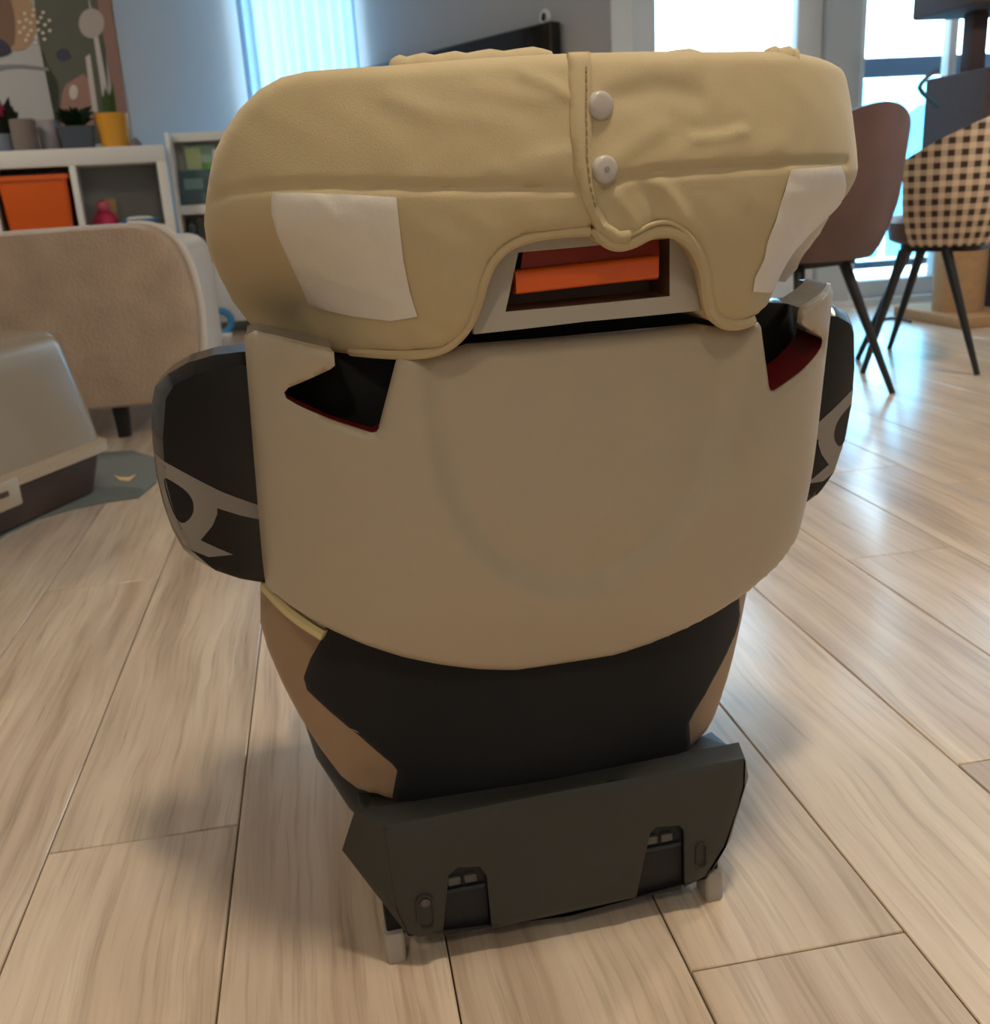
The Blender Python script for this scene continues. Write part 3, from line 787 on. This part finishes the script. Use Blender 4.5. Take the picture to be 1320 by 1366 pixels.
# toys in the open cube
e = empty('toy_figure', in_shelf(-.275, .14, CZ), SRZ)
tag(e, 'pink and red toy figure standing in the open shelf cube', 'toy')
lathe('body', [(0, 0), (.055, 0), (.062, .03), (.05, .06), (.03, .075), (0, .08)], mat('toy_pink', (190, 40, 80), .5), e)
lathe('head', [(0, .07), (.02, .075), (.034, .095), (.028, .118), (0, .13)], mat('toy_rose', (226, 110, 130), .5), e)
box('tan_block', .0, .06, .06, .12, 0, .135, mat('toy_tan', (196, 160, 116), .6), e, .006)
e = empty('toy_bowl', in_shelf(-.115, .10, CZ), SRZ)
tag(e, 'flat blue and white toy dish in the open shelf cube', 'toy')
lathe('dish', [(0, 0), (.06, 0), (.095, .025), (.098, .03), (.09, .03), (.055, .008), (0, .008)], mat('toy_blue', (52, 130, 186), .4), e, 28)
lathe('lid', [(0, .045), (.05, .042), (.07, .03), (.06, .024), (0, .02)], mat('toy_white', (220, 226, 230), .4), e, 28)
# plants and pots on top
LEAFD = mat('leaf_dark', (34, 62, 40), .5); LEAFG = mat('leaf_green', (92, 120, 62), .5)
def leafblade(bm, base, tip, w, bend):
    base, tip = Vector(base), Vector(tip); d = tip - base; side = d.cross(Vector((0, 1, 0.2))).normalized()
    prev = None
    for i in range(6):
        t = i / 5; ww = w * (1 - abs(2 * t - .8) ** 2 * .8) if t < 1 else .0005
        ww = max(.0006, ww * (1 if t < .99 else .1))
        p = base + d * t + Vector(bend) * math.sin(t * math.pi)
        row = [bm.verts.new(p - side * ww), bm.verts.new(p + Vector((0, -ww * .3, 0))), bm.verts.new(p + side * ww)]
        if prev:
            for k in range(2): bm.faces.new((prev[k], prev[k + 1], row[k + 1], row[k]))
        prev = row
def leaves(name, n, r, h, material, parent, z0, w=.014, flat=.5, seed=1):
    rng = random.Random(seed); bm = bmesh.new()
    for i in range(n):
        t = rng.uniform(0, 6.28); rr = r * rng.uniform(.3, 1); hh = h * rng.uniform(.45, 1)
        leafblade(bm, (math.cos(t) * .01, math.sin(t) * .01, z0), (math.cos(t) * rr, math.sin(t) * rr, z0 + hh), w * rng.uniform(.7, 1.2), (0, 0, .02 * flat))
    bmesh.ops.solidify(bm, geom=bm.faces[:], thickness=.001)
    o = obj(name, bm, material, parent); o['kind'] = 'stuff'; return o
def pot(e, r0_, r1_, h, material, soil=True):
    lathe('pot', [(0, 0), (r0_, 0), (r1_, h), (r1_ - .006, h), (r0_ - .004, .01), (0, .01)], material, e, 28)
    if soil: lathe('soil', [(0, h - .008), (r1_ - .007, h - .008), (r1_ - .008, h - .016), (0, h - .016)], mat('soil', (60, 46, 36), .9), e)
def topx(px, y=.15):  # shelf-local x of an image column on the shelf top
    for _ in range(1): pass
    best = min(np.arange(-1.4, .1, .004), key=lambda x: abs(projx(in_shelf(x, y, TOPZ)) - px)); return float(best)
def projx(p):
    d = np.array(p) - CAM; return CX + F_PX * (d @ c_right) / (d @ fwd)
e = empty('flowering_plant', in_shelf(topx(10), .19, TOPZ), SRZ)
tag(e, 'dark leafed plant with a pink bloom in a blue grey pot on the shelf', 'plant')
pot(e, .042, .052, .085, mat('pot_bluegrey', (104, 116, 132), .5))
leaves('foliage', 26, .085, .18, mat('leaf_blackgreen', (38, 46, 40), .5), e, .07, .02, 1, 3)
bm = bmesh.new()
for k in range(9):
    t = k * .698; leafblade(bm, (-.02, -.05, .19), (-.02 + .05 * math.cos(t), -.06, .19 + .05 * math.sin(t)), .017, (0, -.01, 0))
bmesh.ops.solidify(bm, geom=bm.faces[:], thickness=.001)
fl_ = obj('bloom', bm, mat('bloom_pink', (170, 36, 84), .5), e)
tube('stem', [(0, 0, .07), (-.02, -.02, .15), (-.02, -.045, .19)], .003, LEAFD, e)
e = empty('taupe_vase', in_shelf(topx(38), .10, TOPZ), SRZ)
tag(e, 'small taupe cylindrical pot on the shelf before the mural', 'pot')
lathe('vase_body', [(0, .002), (.054, .002), (.057, .012), (.057, .135), (.052, .14), (.052, .13), (.05, .02), (0, .02)], mat('pot_taupe', (122, 112, 108), .6), e, 28)
lathe('saucer', [(0, -.0), (.062, 0), (.066, .008), (.06, .008), (0, .006)], mat('saucer_grey', (128, 122, 120), .6), e, 28)
e = empty('pale_grey_pot', in_shelf(topx(69), .20, TOPZ), SRZ)
tag(e, 'pale grey pot between the taupe pot and the dark planter', 'pot')
pot(e, .046, .052, .14, mat('pot_palegrey', (164, 160, 166), .6), True)
e = empty('dark_planter', in_shelf(topx(106), .15, TOPZ), SRZ)
tag(e, 'dark slate planter with low bushy green plant on the shelf', 'plant')
zloft('pot', [(0, .07, .05, .015), (.10, .083, .06, .018), (.104, .083, .06, .018), (.104, .078, .055, .016), (.09, .076, .053, .015)], mat('pot_slate', (66, 76, 88), .6), e)
leaves('foliage', 60, .10, .11, LEAFD, e, .085, .014, 1, 5)
e = empty('yellow_pot_plant', in_shelf(topx(156), .14, TOPZ), SRZ)
tag(e, 'mustard yellow pot with upright green sansevieria on the shelf', 'plant')
pot(e, .062, .078, .155, mat('pot_mustard', (214, 152, 42), .45))
leaves('foliage', 14, .045, .17, LEAFG, e, .13, .013, .2, 9)
e = empty('stone_ornament', in_shelf(topx(181), .10, TOPZ), SRZ)
tag(e, 'small dark pointed stone ornament beside the yellow pot', 'ornament')
lathe('stone', [(0, 0), (.03, 0), (.028, .015), (.014, .035), (0, .045)], mat('stone_grey', (112, 108, 108), .8), e, 7)
# ---- mural print on the wall behind the shelf
MB_ = 5.588
mur = room_thing('wall_mural', 0, 0, 0)
tag(mur, 'abstract wall mural of dark green, tan and white rounded shapes', 'mural')
def mural(name, px, rgb, layer, smooth=0):
    pts = chaikin(px, smooth) if smooth else px
    P = [rp(x, y, MB_ - .0012 * layer) for x, y in pts]
    bm = bmesh.new()
    lo = [bm.verts.new((p[0], MB_ - .0012 * layer, p[2])) for p in P]
    hi = [bm.verts.new((p[0], MB_ - .0012 * layer + .001 + (.009 if layer == 0 else 0), p[2])) for p in P]
    n = len(P); bm.faces.new(lo); bm.faces.new(hi[::-1])
    for i in range(n): bm.faces.new((lo[i], lo[(i + 1) % n], hi[(i + 1) % n], hi[i]))
    bmesh.ops.triangulate(bm, faces=bm.faces[:])
    return obj(name, bm, mat('mural_%02x%02x%02x' % rgb, rgb, .7), mur, smooth=False)
def disc(cx, cy, rx, ry, n=20): return [(cx + rx * math.cos(6.2832 * k / n), cy + ry * math.sin(6.2832 * k / n)) for k in range(n)]
mural('print_ground', [(-130, -190), (122, -190), (148, 0), (176, 196), (-130, 205)], (182, 184, 186), 0)
mural('green_field', [(44, -190), (120, -190), (132, 0), (140, 90), (150, 190), (80, 196), (78, 110), (64, 88), (55, 62), (47, 30), (46, 0)], (92, 96, 86), 1)
mural('rose_band', [(104, -190), (122, -190), (147, 0), (176, 194), (160, 194), (143, 80), (131, 10)], (148, 116, 108), 2)
mural('rose_patch', [(80, 150), (84, 115), (100, 105), (115, 96), (122, 130), (128, 190), (84, 190)], (160, 124, 112), 2, 1)
mural('white_stripe', [(110, -60), (119, 0), (130, 45), (142, 110), (152, 180), (144, 180), (134, 110), (124, 45)], (196, 192, 190), 3)
mural('white_stripe', [(114, 76), (120, 72), (125, 110), (131, 150), (124, 150), (118, 110)], (200, 196, 190), 3)
mural('pale_disc', disc(122, 31, 17, 20), (178, 170, 166), 4)
mural('tan_disc', disc(24, 30, 25, 38), (178, 146, 116), 3)
mural('brown_arch', [(-60, -120), (6, -20), (18, 10), (21, 40), (18, 66), (-10, 60), (-60, 40)], (126, 98, 84), 4, 1)
mural('navy_shape', [(-40, 40), (0, 50), (14, 62), (16, 70), (4, 76), (-40, 80)], (58, 58, 78), 5, 1)
mural('navy_dot', disc(84, 73, 9, 8), (62, 66, 84), 4)
mural('grey_line', [(-20, 88), (10, 86), (30, 86), (64, 90), (66, 95), (30, 91), (8, 92), (-20, 100)], (128, 132, 138), 3)
mural('white_bud', disc(98, 123, 6, 10), (206, 200, 190), 4)
rng = random.Random(4)
for rr, n in ((7, 4), (14, 8), (21, 10)):
    for k in range(n):
        t = 6.283 * k / n + rr; mural('petal_dot', disc(46 + rr * math.cos(t), 35 + rr * 1.05 * math.sin(t), 2.4, 2.2, 8), (222, 214, 200), 6)
# ---- low book rack by the wall
rk = room_thing('book_rack', -.60, 5.32, 0, 0)
tag(rk, 'white low book rack with picture books standing between shelf and curtain', 'shelf')
box('top_board', -.04, .62, .10, .26, .945, .985, SHW, rk, .003)
box('back_board', -.04, .62, .25, .265, 0, .95, SHW, rk, .002)
box('side_board', -.06, -.04, 0, .265, 0, .985, SHW, rk, .002); box('side_board', .62, .64, 0, .265, 0, .985, SHW, rk, .002)
box('shelf_board', -.04, .62, 0, .25, .60, .645, SHW, rk, .003)
box('drawer_front', .04, .62, .02, .04, .06, .33, mat('drawer_white', (206, 208, 210), .5), rk, .004)
box('shelf_board', -.04, .62, 0.03, .25, .33, .36, SHW, rk, .003)
def book(x0, x1, z, h, y, rgb, label, tilt=12, stripes=()):
    P = rk.matrix_basis @ Vector(((x0 + x1) / 2, y, z)); e = empty('picture_book', tuple(P), YAW); tag(e, label, 'book', 'picture books in the low rack'); e.rotation_euler = (math.radians(-tilt), 0, YAW)
    hw = (x1 - x0) / 2
    box('cover', -hw, hw, -.004, .004, 0, h, mat('book_%02x%02x%02x' % rgb, rgb, .4), e, .001)
    box('page_block', -hw + .003, hw - .003, .0045, .016, .003, h - .003, mat('paper', (226, 222, 210), .7), e)
    for (a, b, c, d, col) in stripes: box('cover_print', -hw + a * 2 * hw, -hw + b * 2 * hw, -.0055, -.0042, c * h, d * h, mat('book_%02x%02x%02x' % col, col, .4), e, .0)
bpy.context.view_layer.update()
book(-.03, .17, .645, .17, .06, (72, 96, 104), 'dark teal picture book lying lowest in the rack front', 14, [(.1, .55, .45, .75, (120, 150, 150)), (.5, .9, .1, .3, (92, 120, 118))])
book(.0, .16, .645, .29, .13, (150, 180, 160), 'pale green picture book behind the dark teal one', 10, [(.05, .5, .6, .95, (196, 206, 150)), (.5, .95, .45, .7, (110, 170, 90))])
book(.14, .33, .645, .27, .10, (196, 214, 226), 'white and blue picture book behind the headrest', 12, [(.15, .45, .35, .85, (52, 110, 180)), (.2, .4, .85, .98, (70, 60, 80))])
for i, (x, rgb, h, lb) in enumerate(((-.0, (54, 70, 76), .19, 'dark blue upright book on the lower rack shelf'), (.042, (60, 66, 50), .22, 'olive upright book on the lower rack shelf'), (.085, (212, 178, 96), .20, 'yellow upright book on the lower rack shelf'), (.135, (150, 60, 70), .21, 'red upright book on the lower rack shelf'), (.18, (206, 184, 120), .19, 'straw coloured upright book on the lower rack shelf'))):
    P = rk.matrix_basis @ Vector((x, .05, .36)); e = empty('upright_book', tuple(P), YAW); tag(e, lb, 'book', 'upright books on the lower rack shelf')
    box('cover', -.018, .018, 0, .17, 0, h, mat('book_%02x%02x%02x' % rgb, rgb, .5), e, .003); box('page_block', -.014, .014, .004, .172, .004, h + .0005, mat('paper', (226, 222, 210), .7), e)
# toys on the floor by the rack
p = rfloor(272, 448); e = room_thing('toy_truck', p[0], p[1] - .35)
tag(e, 'small yellow and red toy truck on the floor by the rack', 'toy')
box('bed', -.045, .03, -.04, .04, .025, .10, mat('toy_yellow', (226, 188, 60), .4), e, .01); box('cab', .032, .075, -.035, .035, .025, .075, mat('toy_red', (206, 80, 60), .4), e, .01)
for x in (-.025, .045):
    for y in (-.045, .045):
        w_ = lathe('wheel', [(0, -.008), (.02, -.008), (.022, 0), (.02, .008), (0, .008)], BLACK, e, 16); w_.rotation_euler = (math.radians(90), 0, 0); w_.location = (x, y, .022)
p = rfloor(298, 440); e = room_thing('toy_ring', p[0] + .02, p[1] - .3)
tag(e, 'blue ring toy standing on the floor beside the truck', 'toy')
tube('ring', [(0 + .055 * math.cos(t * .3927), 0, .075 + .055 * math.sin(t * .3927)) for t in range(17)], .018, mat('toy_blue', (52, 130, 186), .4), e, 10)
box('ring_stand', -.05, .05, -.03, .03, 0, .02, mat('toy_white', (220, 226, 230), .4), e, .005)
# ---- curtain
CURT = bpy.data.materials.new('sheer_curtain'); CURT.use_nodes = True
nt = CURT.node_tree; pb = nt.nodes['Principled BSDF']; pb.inputs['Base Color'].default_value = (*lin((180, 192, 204)), 1); pb.inputs['Roughness'].default_value = .9
tl = nt.nodes.new('ShaderNodeBsdfTranslucent'); tl.inputs[0].default_value = (*lin((150, 178, 200)), 1)
tr = nt.nodes.new('ShaderNodeBsdfTransparent'); tr.inputs[0].default_value = (.75, .9, 1, 1)
mx = nt.nodes.new('ShaderNodeMixShader'); mx.inputs[0].default_value = .6; mx2 = nt.nodes.new('ShaderNodeMixShader'); mx2.inputs[0].default_value = .06
nt.links.new(pb.outputs[0], mx.inputs[1]); nt.links.new(tl.outputs[0], mx.inputs[2]); nt.links.new(mx.outputs[0], mx2.inputs[1]); nt.links.new(tr.outputs[0], mx2.inputs[2])
nt.links.new(mx2.outputs[0], nt.nodes['Material Output'].inputs[0])
cu = room_thing('sheer_curtain', .0, 6.20)
tag(cu, 'sheer pale blue curtain hanging over the far window', 'curtain')
bm = bmesh.new(); n = 120; rows = 8; g = []
for j in range(rows):
    z = .03 + (2.45 - .03) * j / (rows - 1); rv = []
    for i in range(n):
        x = -.285 + .645 * i / (n - 1); rv.append(bm.verts.new((x, .028 * math.sin(x * 95 + .6 * math.sin(x * 21)) * (.75 + .25 * math.sin(x * 13)), z)))
    g.append(rv)
for j in range(rows - 1):
    for i in range(n - 1): bm.faces.new((g[j][i], g[j][i + 1], g[j + 1][i + 1], g[j + 1][i]))
obj('cloth', bm, CURT, cu)
tube('curtain_rod', [(-.25, 0, 2.47), (.33, 0, 2.47)], .012, mat('rod_grey', (120, 124, 130), .4, .7), cu)
# ---- television on the angled wall
def tvw(x, y, off):   # pixel to a point just off the angled wall: (s along, z)
    d = ray(x, y); d3 = np.array([d @ QA, d @ PB, d[2]]); o3 = np.array([0, 0, CAM_H]); n3 = np.array([tn[0], tn[1], 0]); p0 = np.array([ta[0], ta[1], 0]) - n3 * off
    t = ((p0 - o3) @ n3) / (d3 @ n3); p = o3 + t * d3
    return float((p[:2] - ta) @ td), float(p[2])
s0, z0_ = tvw(482, 82, .07); s1, z1_ = tvw(735, 40, .07)
tvz = (z0_ + z1_) / 2
tvang = math.atan2(td[1], td[0])
c0 = ta - tn * .045 + td * s0
tv = room_thing('television', c0[0], c0[1], 0, tvang)
tag(tv, 'flat black television mounted on the angled grey wall', 'television')
TW = s1 - s0; TH = TW * .575
GL = mat('screen_glass', (10, 12, 16), .08, coat=.3)
box('housing', 0, TW, -.03, .03, tvz - TH, tvz, mat('tv_black', (14, 15, 18), .4), tv, .004)
box('screen', .008, TW - .008, -.032, -.0295, tvz - TH + .02, tvz - .008, GL, tv)
box('wall_bracket', TW / 2 - .15, TW / 2 + .15, .03, .044, tvz - TH * .7, tvz - TH * .35, mat('tv_black', (14, 15, 18), .4), tv)
sx, sz = tvw(729, 23, .0)
c1 = ta + td * sx
e = room_thing('wall_sensor', c1[0], c1[1], sz, tvang)
tag(e, 'small round white sensor with dark lens above the television', 'sensor')
a_ = lathe('ring', [(0, 0), (.032, 0), (.034, .012), (.026, .022), (.018, .02), (0, .02)], mat('sensor_white', (226, 228, 230), .4), e); a_.rotation_euler = (math.radians(90), 0, 0); a_.location = (0, 0, 0)
a_ = lathe('lens', [(0, .026), (.012, .025), (.018, .02), (0, .018)], mat('lens_black', (20, 24, 30), .2), e); a_.rotation_euler = (math.radians(90), 0, 0)
# ---- plush armchair
PLUSH = mat('plush_beige', (178, 156, 136), .9, noise=.12, nscale=9, bump=.7, bscale=120, sheen=.8, bdist=.006)
PIPE = mat('plush_pale', (206, 196, 186), .9, sheen=.8, bump=.5, bscale=150)
ac = room_thing('armchair', -.36, 2.96)
tag(ac, 'beige plush armchair with short black legs behind the brown box', 'armchair')
prof = [(-.30, 0.09), (-.05, .09), (-.012, .16), (.012, .28), (.015, .40), (.0, .50), (-.03, .56), (-.075, .594), (-.14, .602), (-.5, .598), (-1.0, .594), (-1.35, .59), (-1.41, .56), (-1.43, .4), (-1.40, .15), (-1.36, .09), (-.8, .09)]
prof = chaikin(prof, 2)
cxp, czp = -.70, .36
loft('back_panel', [[(cxp + (x - cxp) * k, y, czp + (z - czp) * k2) for x, z in prof] for y, k, k2 in ((.004, .5, .5), (.0, .90, .90), (.004, .962, .955), (.016, .985, .98), (.04, 1, 1), (.16, 1, 1), (.185, .985, .97), (.19, .9, .85))], PLUSH, ac)
edge = [(x, z) for x, z in prof if x > -.2 and z > .13]
edge = [(.0 + x * .985, z * .99) for x, z in edge]
tube('edge_piping', [(x + .004, .03, z + .002) for x, z in edge], .011, PIPE, ac, 8)
for x in (-.09, -1.32):
    loft('armrest', [[(x + dx, y, z) for dx, z in rrect(.09 * k, .22 * k, .07 * k, 6, 0, .33)] for y, k in ((.17, 1), (.70, 1), (.76, .9), (.78, .6))], PLUSH, ac)
loft('seat_cushion', [[(-.70 + dx, y, z) for dx, z in rrect(.52 * k, .12 * k, .06, 6, 0, .33)] for y, k in ((.17, 1), (.72, 1), (.78, .92), (.80, .7))], PLUSH, ac)
LEGB = mat('leg_black', (18, 18, 20), .5)
for x, y in ((-.255, .06), (-1.2, .06), (-.2, .66), (-1.2, .66)):
    loft('leg', [[(x + dx, y + dy, z) for dx, dy in rrect(.022 * k, .022 * k, .008, 3)] for z, k in ((0, .8), (.12, 1.1))], LEGB, ac)
# ---- hooded litter box on a mat
mt_pts = [rfloor(-60, 760), rfloor(30, 700), rfloor(120, 674), rfloor(206, 662), rfloor(215, 600), rfloor(60, 610)]
bm = bmesh.new()
m3 = [(p[0], p[1]) for p in mt_pts]
m3 = chaikin(m3, 1)
lo = [bm.verts.new((x, y, .0)) for x, y in m3]; hi = [bm.verts.new((x, y, .004)) for x, y in m3]; n = len(m3)
bm.faces.new(hi); bm.faces.new(lo[::-1])
for i in range(n): bm.faces.new((lo[i], lo[(i + 1) % n], hi[(i + 1) % n], hi[i]))
mo = obj('floor_mat', bm, mat('mat_grey', (104, 108, 104), .9, noise=.05, nscale=80, bump=.4, bscale=500), smooth=False); mo.rotation_euler = (0, 0, YAW)
tag(mo, 'thin grey floor mat under the brown and beige box', 'mat')
pm_ = [rfloor(x, y, .004) for x, y in ((152, 634), (160, 641), (172, 642), (182, 633), (172, 637), (160, 637))]
bm = bmesh.new(); lo = [bm.verts.new((p[0], p[1], .0042)) for p in pm_]; hi = [bm.verts.new((p[0], p[1], .0052)) for p in pm_]
bm.faces.new(hi); bm.faces.new(lo[::-1])
for i in range(6): bm.faces.new((lo[i], lo[(i + 1) % 6], hi[(i + 1) % 6], hi[i]))
obj('mat_mark', bm, mat('mark_tan', (212, 180, 126), .6), mo, smooth=False)
P0, P1 = np.array([-.709, 2.094]), np.array([-.548, 2.415])
dd = (P1 - P0) / np.linalg.norm(P1 - P0); nn = np.array([-dd[1], dd[0]])
LX, LY = .29, .21
cc = P1 - dd * LX + nn * LY
lb = room_thing('litter_box', cc[0], cc[1], .004, math.atan2(dd[1], dd[0]))
tag(lb, 'hooded litter box with glossy beige hood and dark brown tray', 'litter box')
HOOD = mat('hood_beige', (144, 126, 102), .25, coat=.3); TRAY = mat('tray_brown', (66, 46, 36), .5)
zloft('tray', [(0, LX - .03, LY - .03, .05), (.004, LX - .012, LY - .012, .05), (.09, LX + .008, LY + .008, .055), (.118, LX + .010, LY + .010, .055), (.118, LX, LY, .05), (.02, LX - .025, LY - .025, .045)], TRAY, lb)
zloft('hood_rim', [(.098, LX + .018, LY + .018, .058), (.098, LX + .026, LY + .026, .06), (.118, LX + .026, LY + .026, .06), (.126, LX + .012, LY + .012, .056)], mat('rim_beige', (168, 148, 122), .35), lb)
zloft('hood', [(.125, LX + .012, LY + .012, .055), (.20, LX + .004, LY + .004, .055), (.30, LX - .010, LY - .008, .055), (.35, LX - .017, LY - .014, .055), (.370, LX - .024, LY - .021, .055), (.383, LX - .038, LY - .035, .05), (.388, LX - .065, LY - .06, .045)], HOOD, lb, n=8, angle=60)
box('latch', -.13, -.02, -LY - .034, -LY - .022, .06, .12, mat('rim_beige', (168, 148, 122), .35), lb, .005)
box('latch_slot', -.08, -.055, -LY - .0355, -LY - .0335, .088, .10, TRAY, lb, .001)
box('carry_handle', -.08, .08, -.02, .02, .388, .402, HOOD, lb, .005)
# ---- dining chairs
def uvmesh(me_obj, us_, vs_): pass
def bucket(name, material, parent, R, zb, ztop, arc, open_dir, n=40, rows=12, thick=.022, flare=.04, droop=.14):
    """upholstered bucket shell: arc of back and sides around the seat; facing open_dir (radians)"""
    bm = bmesh.new(); uvl = bm.loops.layers.uv.new('UVMap')
    outer, inner = [], []
    for j in range(rows + 1):
        t = j / rows; ro, ri = [], []
        for i in range(n + 1):
            s = -1 + 2 * i / n; ang = open_dir + math.pi + s * arc / 2
            top = ztop - droop * abs(s) ** 1.7
            z = zb + (top - zb) * t
            rad = R * (.80 + .20 * min(1, t * 2.2) ** .6) + flare * t * (1 - .5 * abs(s))
            rnd = thick * .5 * (1 - math.sqrt(max(0, 1 - max(0, (t - .85) / .15) ** 2)))
            ro.append((bm.verts.new((rad * math.cos(ang), rad * math.sin(ang), z)), s * arc / 2 * R, z))
            r_i = rad - thick
            ri.append((bm.verts.new((r_i * math.cos(ang), r_i * math.sin(ang), z - rnd * 0)), s * arc / 2 * R, z))
        outer.append(ro); inner.append(ri)
    def q4(a, b, c, d):
        f = bm.faces.new((a[0], b[0], c[0], d[0]))
        for lp, vtx in zip(f.loops, (a, b, c, d)): lp[uvl].uv = (vtx[1], vtx[2])
    for j in range(rows):
        for i in range(n):
            q4(outer[j][i], outer[j][i + 1], outer[j + 1][i + 1], outer[j + 1][i]); q4(inner[j][i], inner[j + 1][i], inner[j + 1][i + 1], inner[j][i + 1])
        for k in (0, n): q4(outer[j][k], outer[j + 1][k], inner[j + 1][k], inner[j][k])
    for i in range(n):
        q4(outer[rows][i], outer[rows][i + 1], inner[rows][i + 1], inner[rows][i]); q4(outer[0][i], inner[0][i], inner[0][i + 1], outer[0][i + 1])
    return obj(name, bm, material, parent, angle=50)
def houndstooth():
    M = bpy.data.materials.new('houndstooth'); M.use_nodes = True; nt = M.node_tree; N = nt.nodes; L = nt.links; b = N['Principled BSDF']
    uv = N.new('ShaderNodeUVMap'); uv.uv_map = 'UVMap'
    sep = N.new('ShaderNodeSeparateXYZ'); L.new(uv.outputs[0], sep.inputs[0])
    CELL = .034
    def fr(sock):
        d = N.new('ShaderNodeMath'); d.operation = 'DIVIDE'; d.inputs[1].default_value = CELL; L.new(sock, d.inputs[0])
        f = N.new('ShaderNodeMath'); f.operation = 'FRACT'; L.new(d.outputs[0], f.inputs[0])
        g = N.new('ShaderNodeMath'); g.operation = 'LESS_THAN'; g.inputs[1].default_value = .52; L.new(f.outputs[0], g.inputs[0]); return f, g
    fx, gx = fr(sep.outputs['X']); fy, gy = fr(sep.outputs['Y'])
    one = N.new('ShaderNodeMath'); one.operation = 'ADD'; L.new(gx.outputs[0], one.inputs[0]); L.new(gy.outputs[0], one.inputs[1])
    mxm = N.new('ShaderNodeMapRange'); mxm.interpolation_type = 'LINEAR'; mxm.inputs['From Max'].default_value = 2.0; L.new(one.outputs[0], mxm.inputs['Value'])
    pw = N.new('ShaderNodeMath'); pw.operation = 'POWER'; pw.inputs[1].default_value = 1.5; L.new(mxm.outputs[0], pw.inputs[0]); mxm = pw
    mix = N.new('ShaderNodeMixRGB'); mix.inputs[1].default_value = (*lin((208, 184, 158)), 1); mix.inputs[2].default_value = (*lin((58, 40, 30)), 1)
    L.new(mxm.outputs[0], mix.inputs[0]); L.new(mix.outputs[0], b.inputs['Base Color']); b.inputs['Roughness'].default_value = .85
    return M
def chair(name, label, material, ca, cb, rz, feet, R, ztop, droop, seatmat):
    e = room_thing(name, ca, cb, 0, rz)
    tag(e, label, 'chair')
    bucket('back_shell', material, e, R, .385, ztop, math.radians(215), math.radians(90), droop=droop)
    zloft('seat', [(.388, R * .60, R * .60, R * .5), (.40, R * .70, R * .70, R * .6), (.455, R * .74, R * .74, R * .65), (.475, R * .66, R * .66, R * .6)], seatmat, e, n=8)
    zloft('seat_frame', [(.365, R * .5, R * .5, .05), (.386, R * .5, R * .5, .05)], LEGB, e)
    for (x, y, fx, fy) in feet: tube('leg', [(x, y, .375), (fx, fy, .0)], [.017, .009], LEGB, e, 10)
    return e
BROWN = mat('brown_leather', (94, 68, 64), .5, noise=.15, nscale=12, bump=.15, bscale=300)
HT = houndstooth()
def local(a, b, ca, cb, rz):
    dx, dy = a - ca, b - cb; return dx * math.cos(rz) + dy * math.sin(rz), -dx * math.sin(rz) + dy * math.cos(rz)
ca, cb, rz = 1.41, 2.83, math.radians(18)
fx, fy = local(1.602, 2.607, ca, cb, rz)
tx, ty = local(1.50, 2.74, ca, cb, rz)
chair('dining_chair', 'dark brown leather bucket chair with splayed black legs', BROWN, ca, cb, rz,
      [(tx, ty, fx, fy), (-.10, -.10, -.22, -.24), (.10, .10, .22, .22), (-.10, .10, -.22, .22)], .25, .79, .33, BROWN)
ca, cb, rz = 2.00, 3.0, math.radians(42)
f1 = local(*rfloor(1303, 500)[:2], ca, cb, rz); t1 = local(1.905, 2.86, ca, cb, rz)
f2 = local(*rfloor(1150, 498)[:2], ca, cb, rz); t2 = local(1.80, 2.92, ca, cb, rz)
chair('dining_chair', 'houndstooth fabric bucket chair with black legs at the right edge', HT, ca, cb, rz,
      [(t1[0], t1[1], f1[0], f1[1]), (t2[0], t2[1], f2[0], f2[1]), (.10, .10, .20, .22), (.02, .12, -.05, .25)], .245, .80, .16, BROWN)
# ---- cat tree
ct = room_thing('cat_tree', 2.70, 3.80)
tag(ct, 'tall dark cat tree with boxy cubby standing before the glass door', 'cat tree')
CT = mat('cat_tree_dark', (72, 58, 58), .85, noise=.08, nscale=60, bump=.4, bscale=400); CT2 = mat('cat_tree_brown', (70, 56, 58), .85)
SIS = mat('cat_tree_tan', (172, 134, 96), .85, noise=.08, nscale=40, bump=.4, bscale=250)
box('base_plate', -.24, .26, -.24, .24, 0, .045, SIS, ct, .006)
lathe('lower_post', [(0, .045), (.10, .045), (.10, .42), (0, .42)], SIS, ct, 32, -.11, -.02)
box('side_panel', .03, .24, -.2, .2, .045, .44, CT, ct, .01)
box('cubby', -.19, .26, -.2, .2, .44, .955, CT, ct, .012)
box('post', -.155, -.085, -.035, .035, .955, 1.17, CT2, ct, .012)
box('platform', -.27, .26, -.2, .2, 1.17, 1.26, CT, ct, .012)
box('upper_post', -.155, -.085, -.035, .035, 1.26, 1.55, CT2, ct, .012)
box('top_platform', -.2, .2, -.18, .18, 1.55, 1.60, CT, ct, .012)
def cloc(x, y, off=-.21):
    p = rp(x, y, 3.80 + off); return (p[0] - 2.70, off, p[2])
tube('wire_toy', [cloc(1250, 93), cloc(1238, 101), cloc(1228, 112), cloc(1226, 117), cloc(1230, 124), cloc(1240, 133), cloc(1251, 142)], .009, mat('wire_teal', (46, 74, 86), .5), ct, 8)
# cable on the floor
pts = [rfloor(1168, 432), rfloor(1185, 425), rfloor(1205, 428), rfloor(1214, 431)]
P3 = chaikin([(p[0], p[1], .005) for p in pts], 2, False)
cb_ = tube('power_cable', P3, .006, mat('cord_black', (20, 20, 20), .6), None, 6); cb_.rotation_euler = (0, 0, YAW)
tag(cb_, 'thin dark cable lying on the floor before the glass door', 'cable')
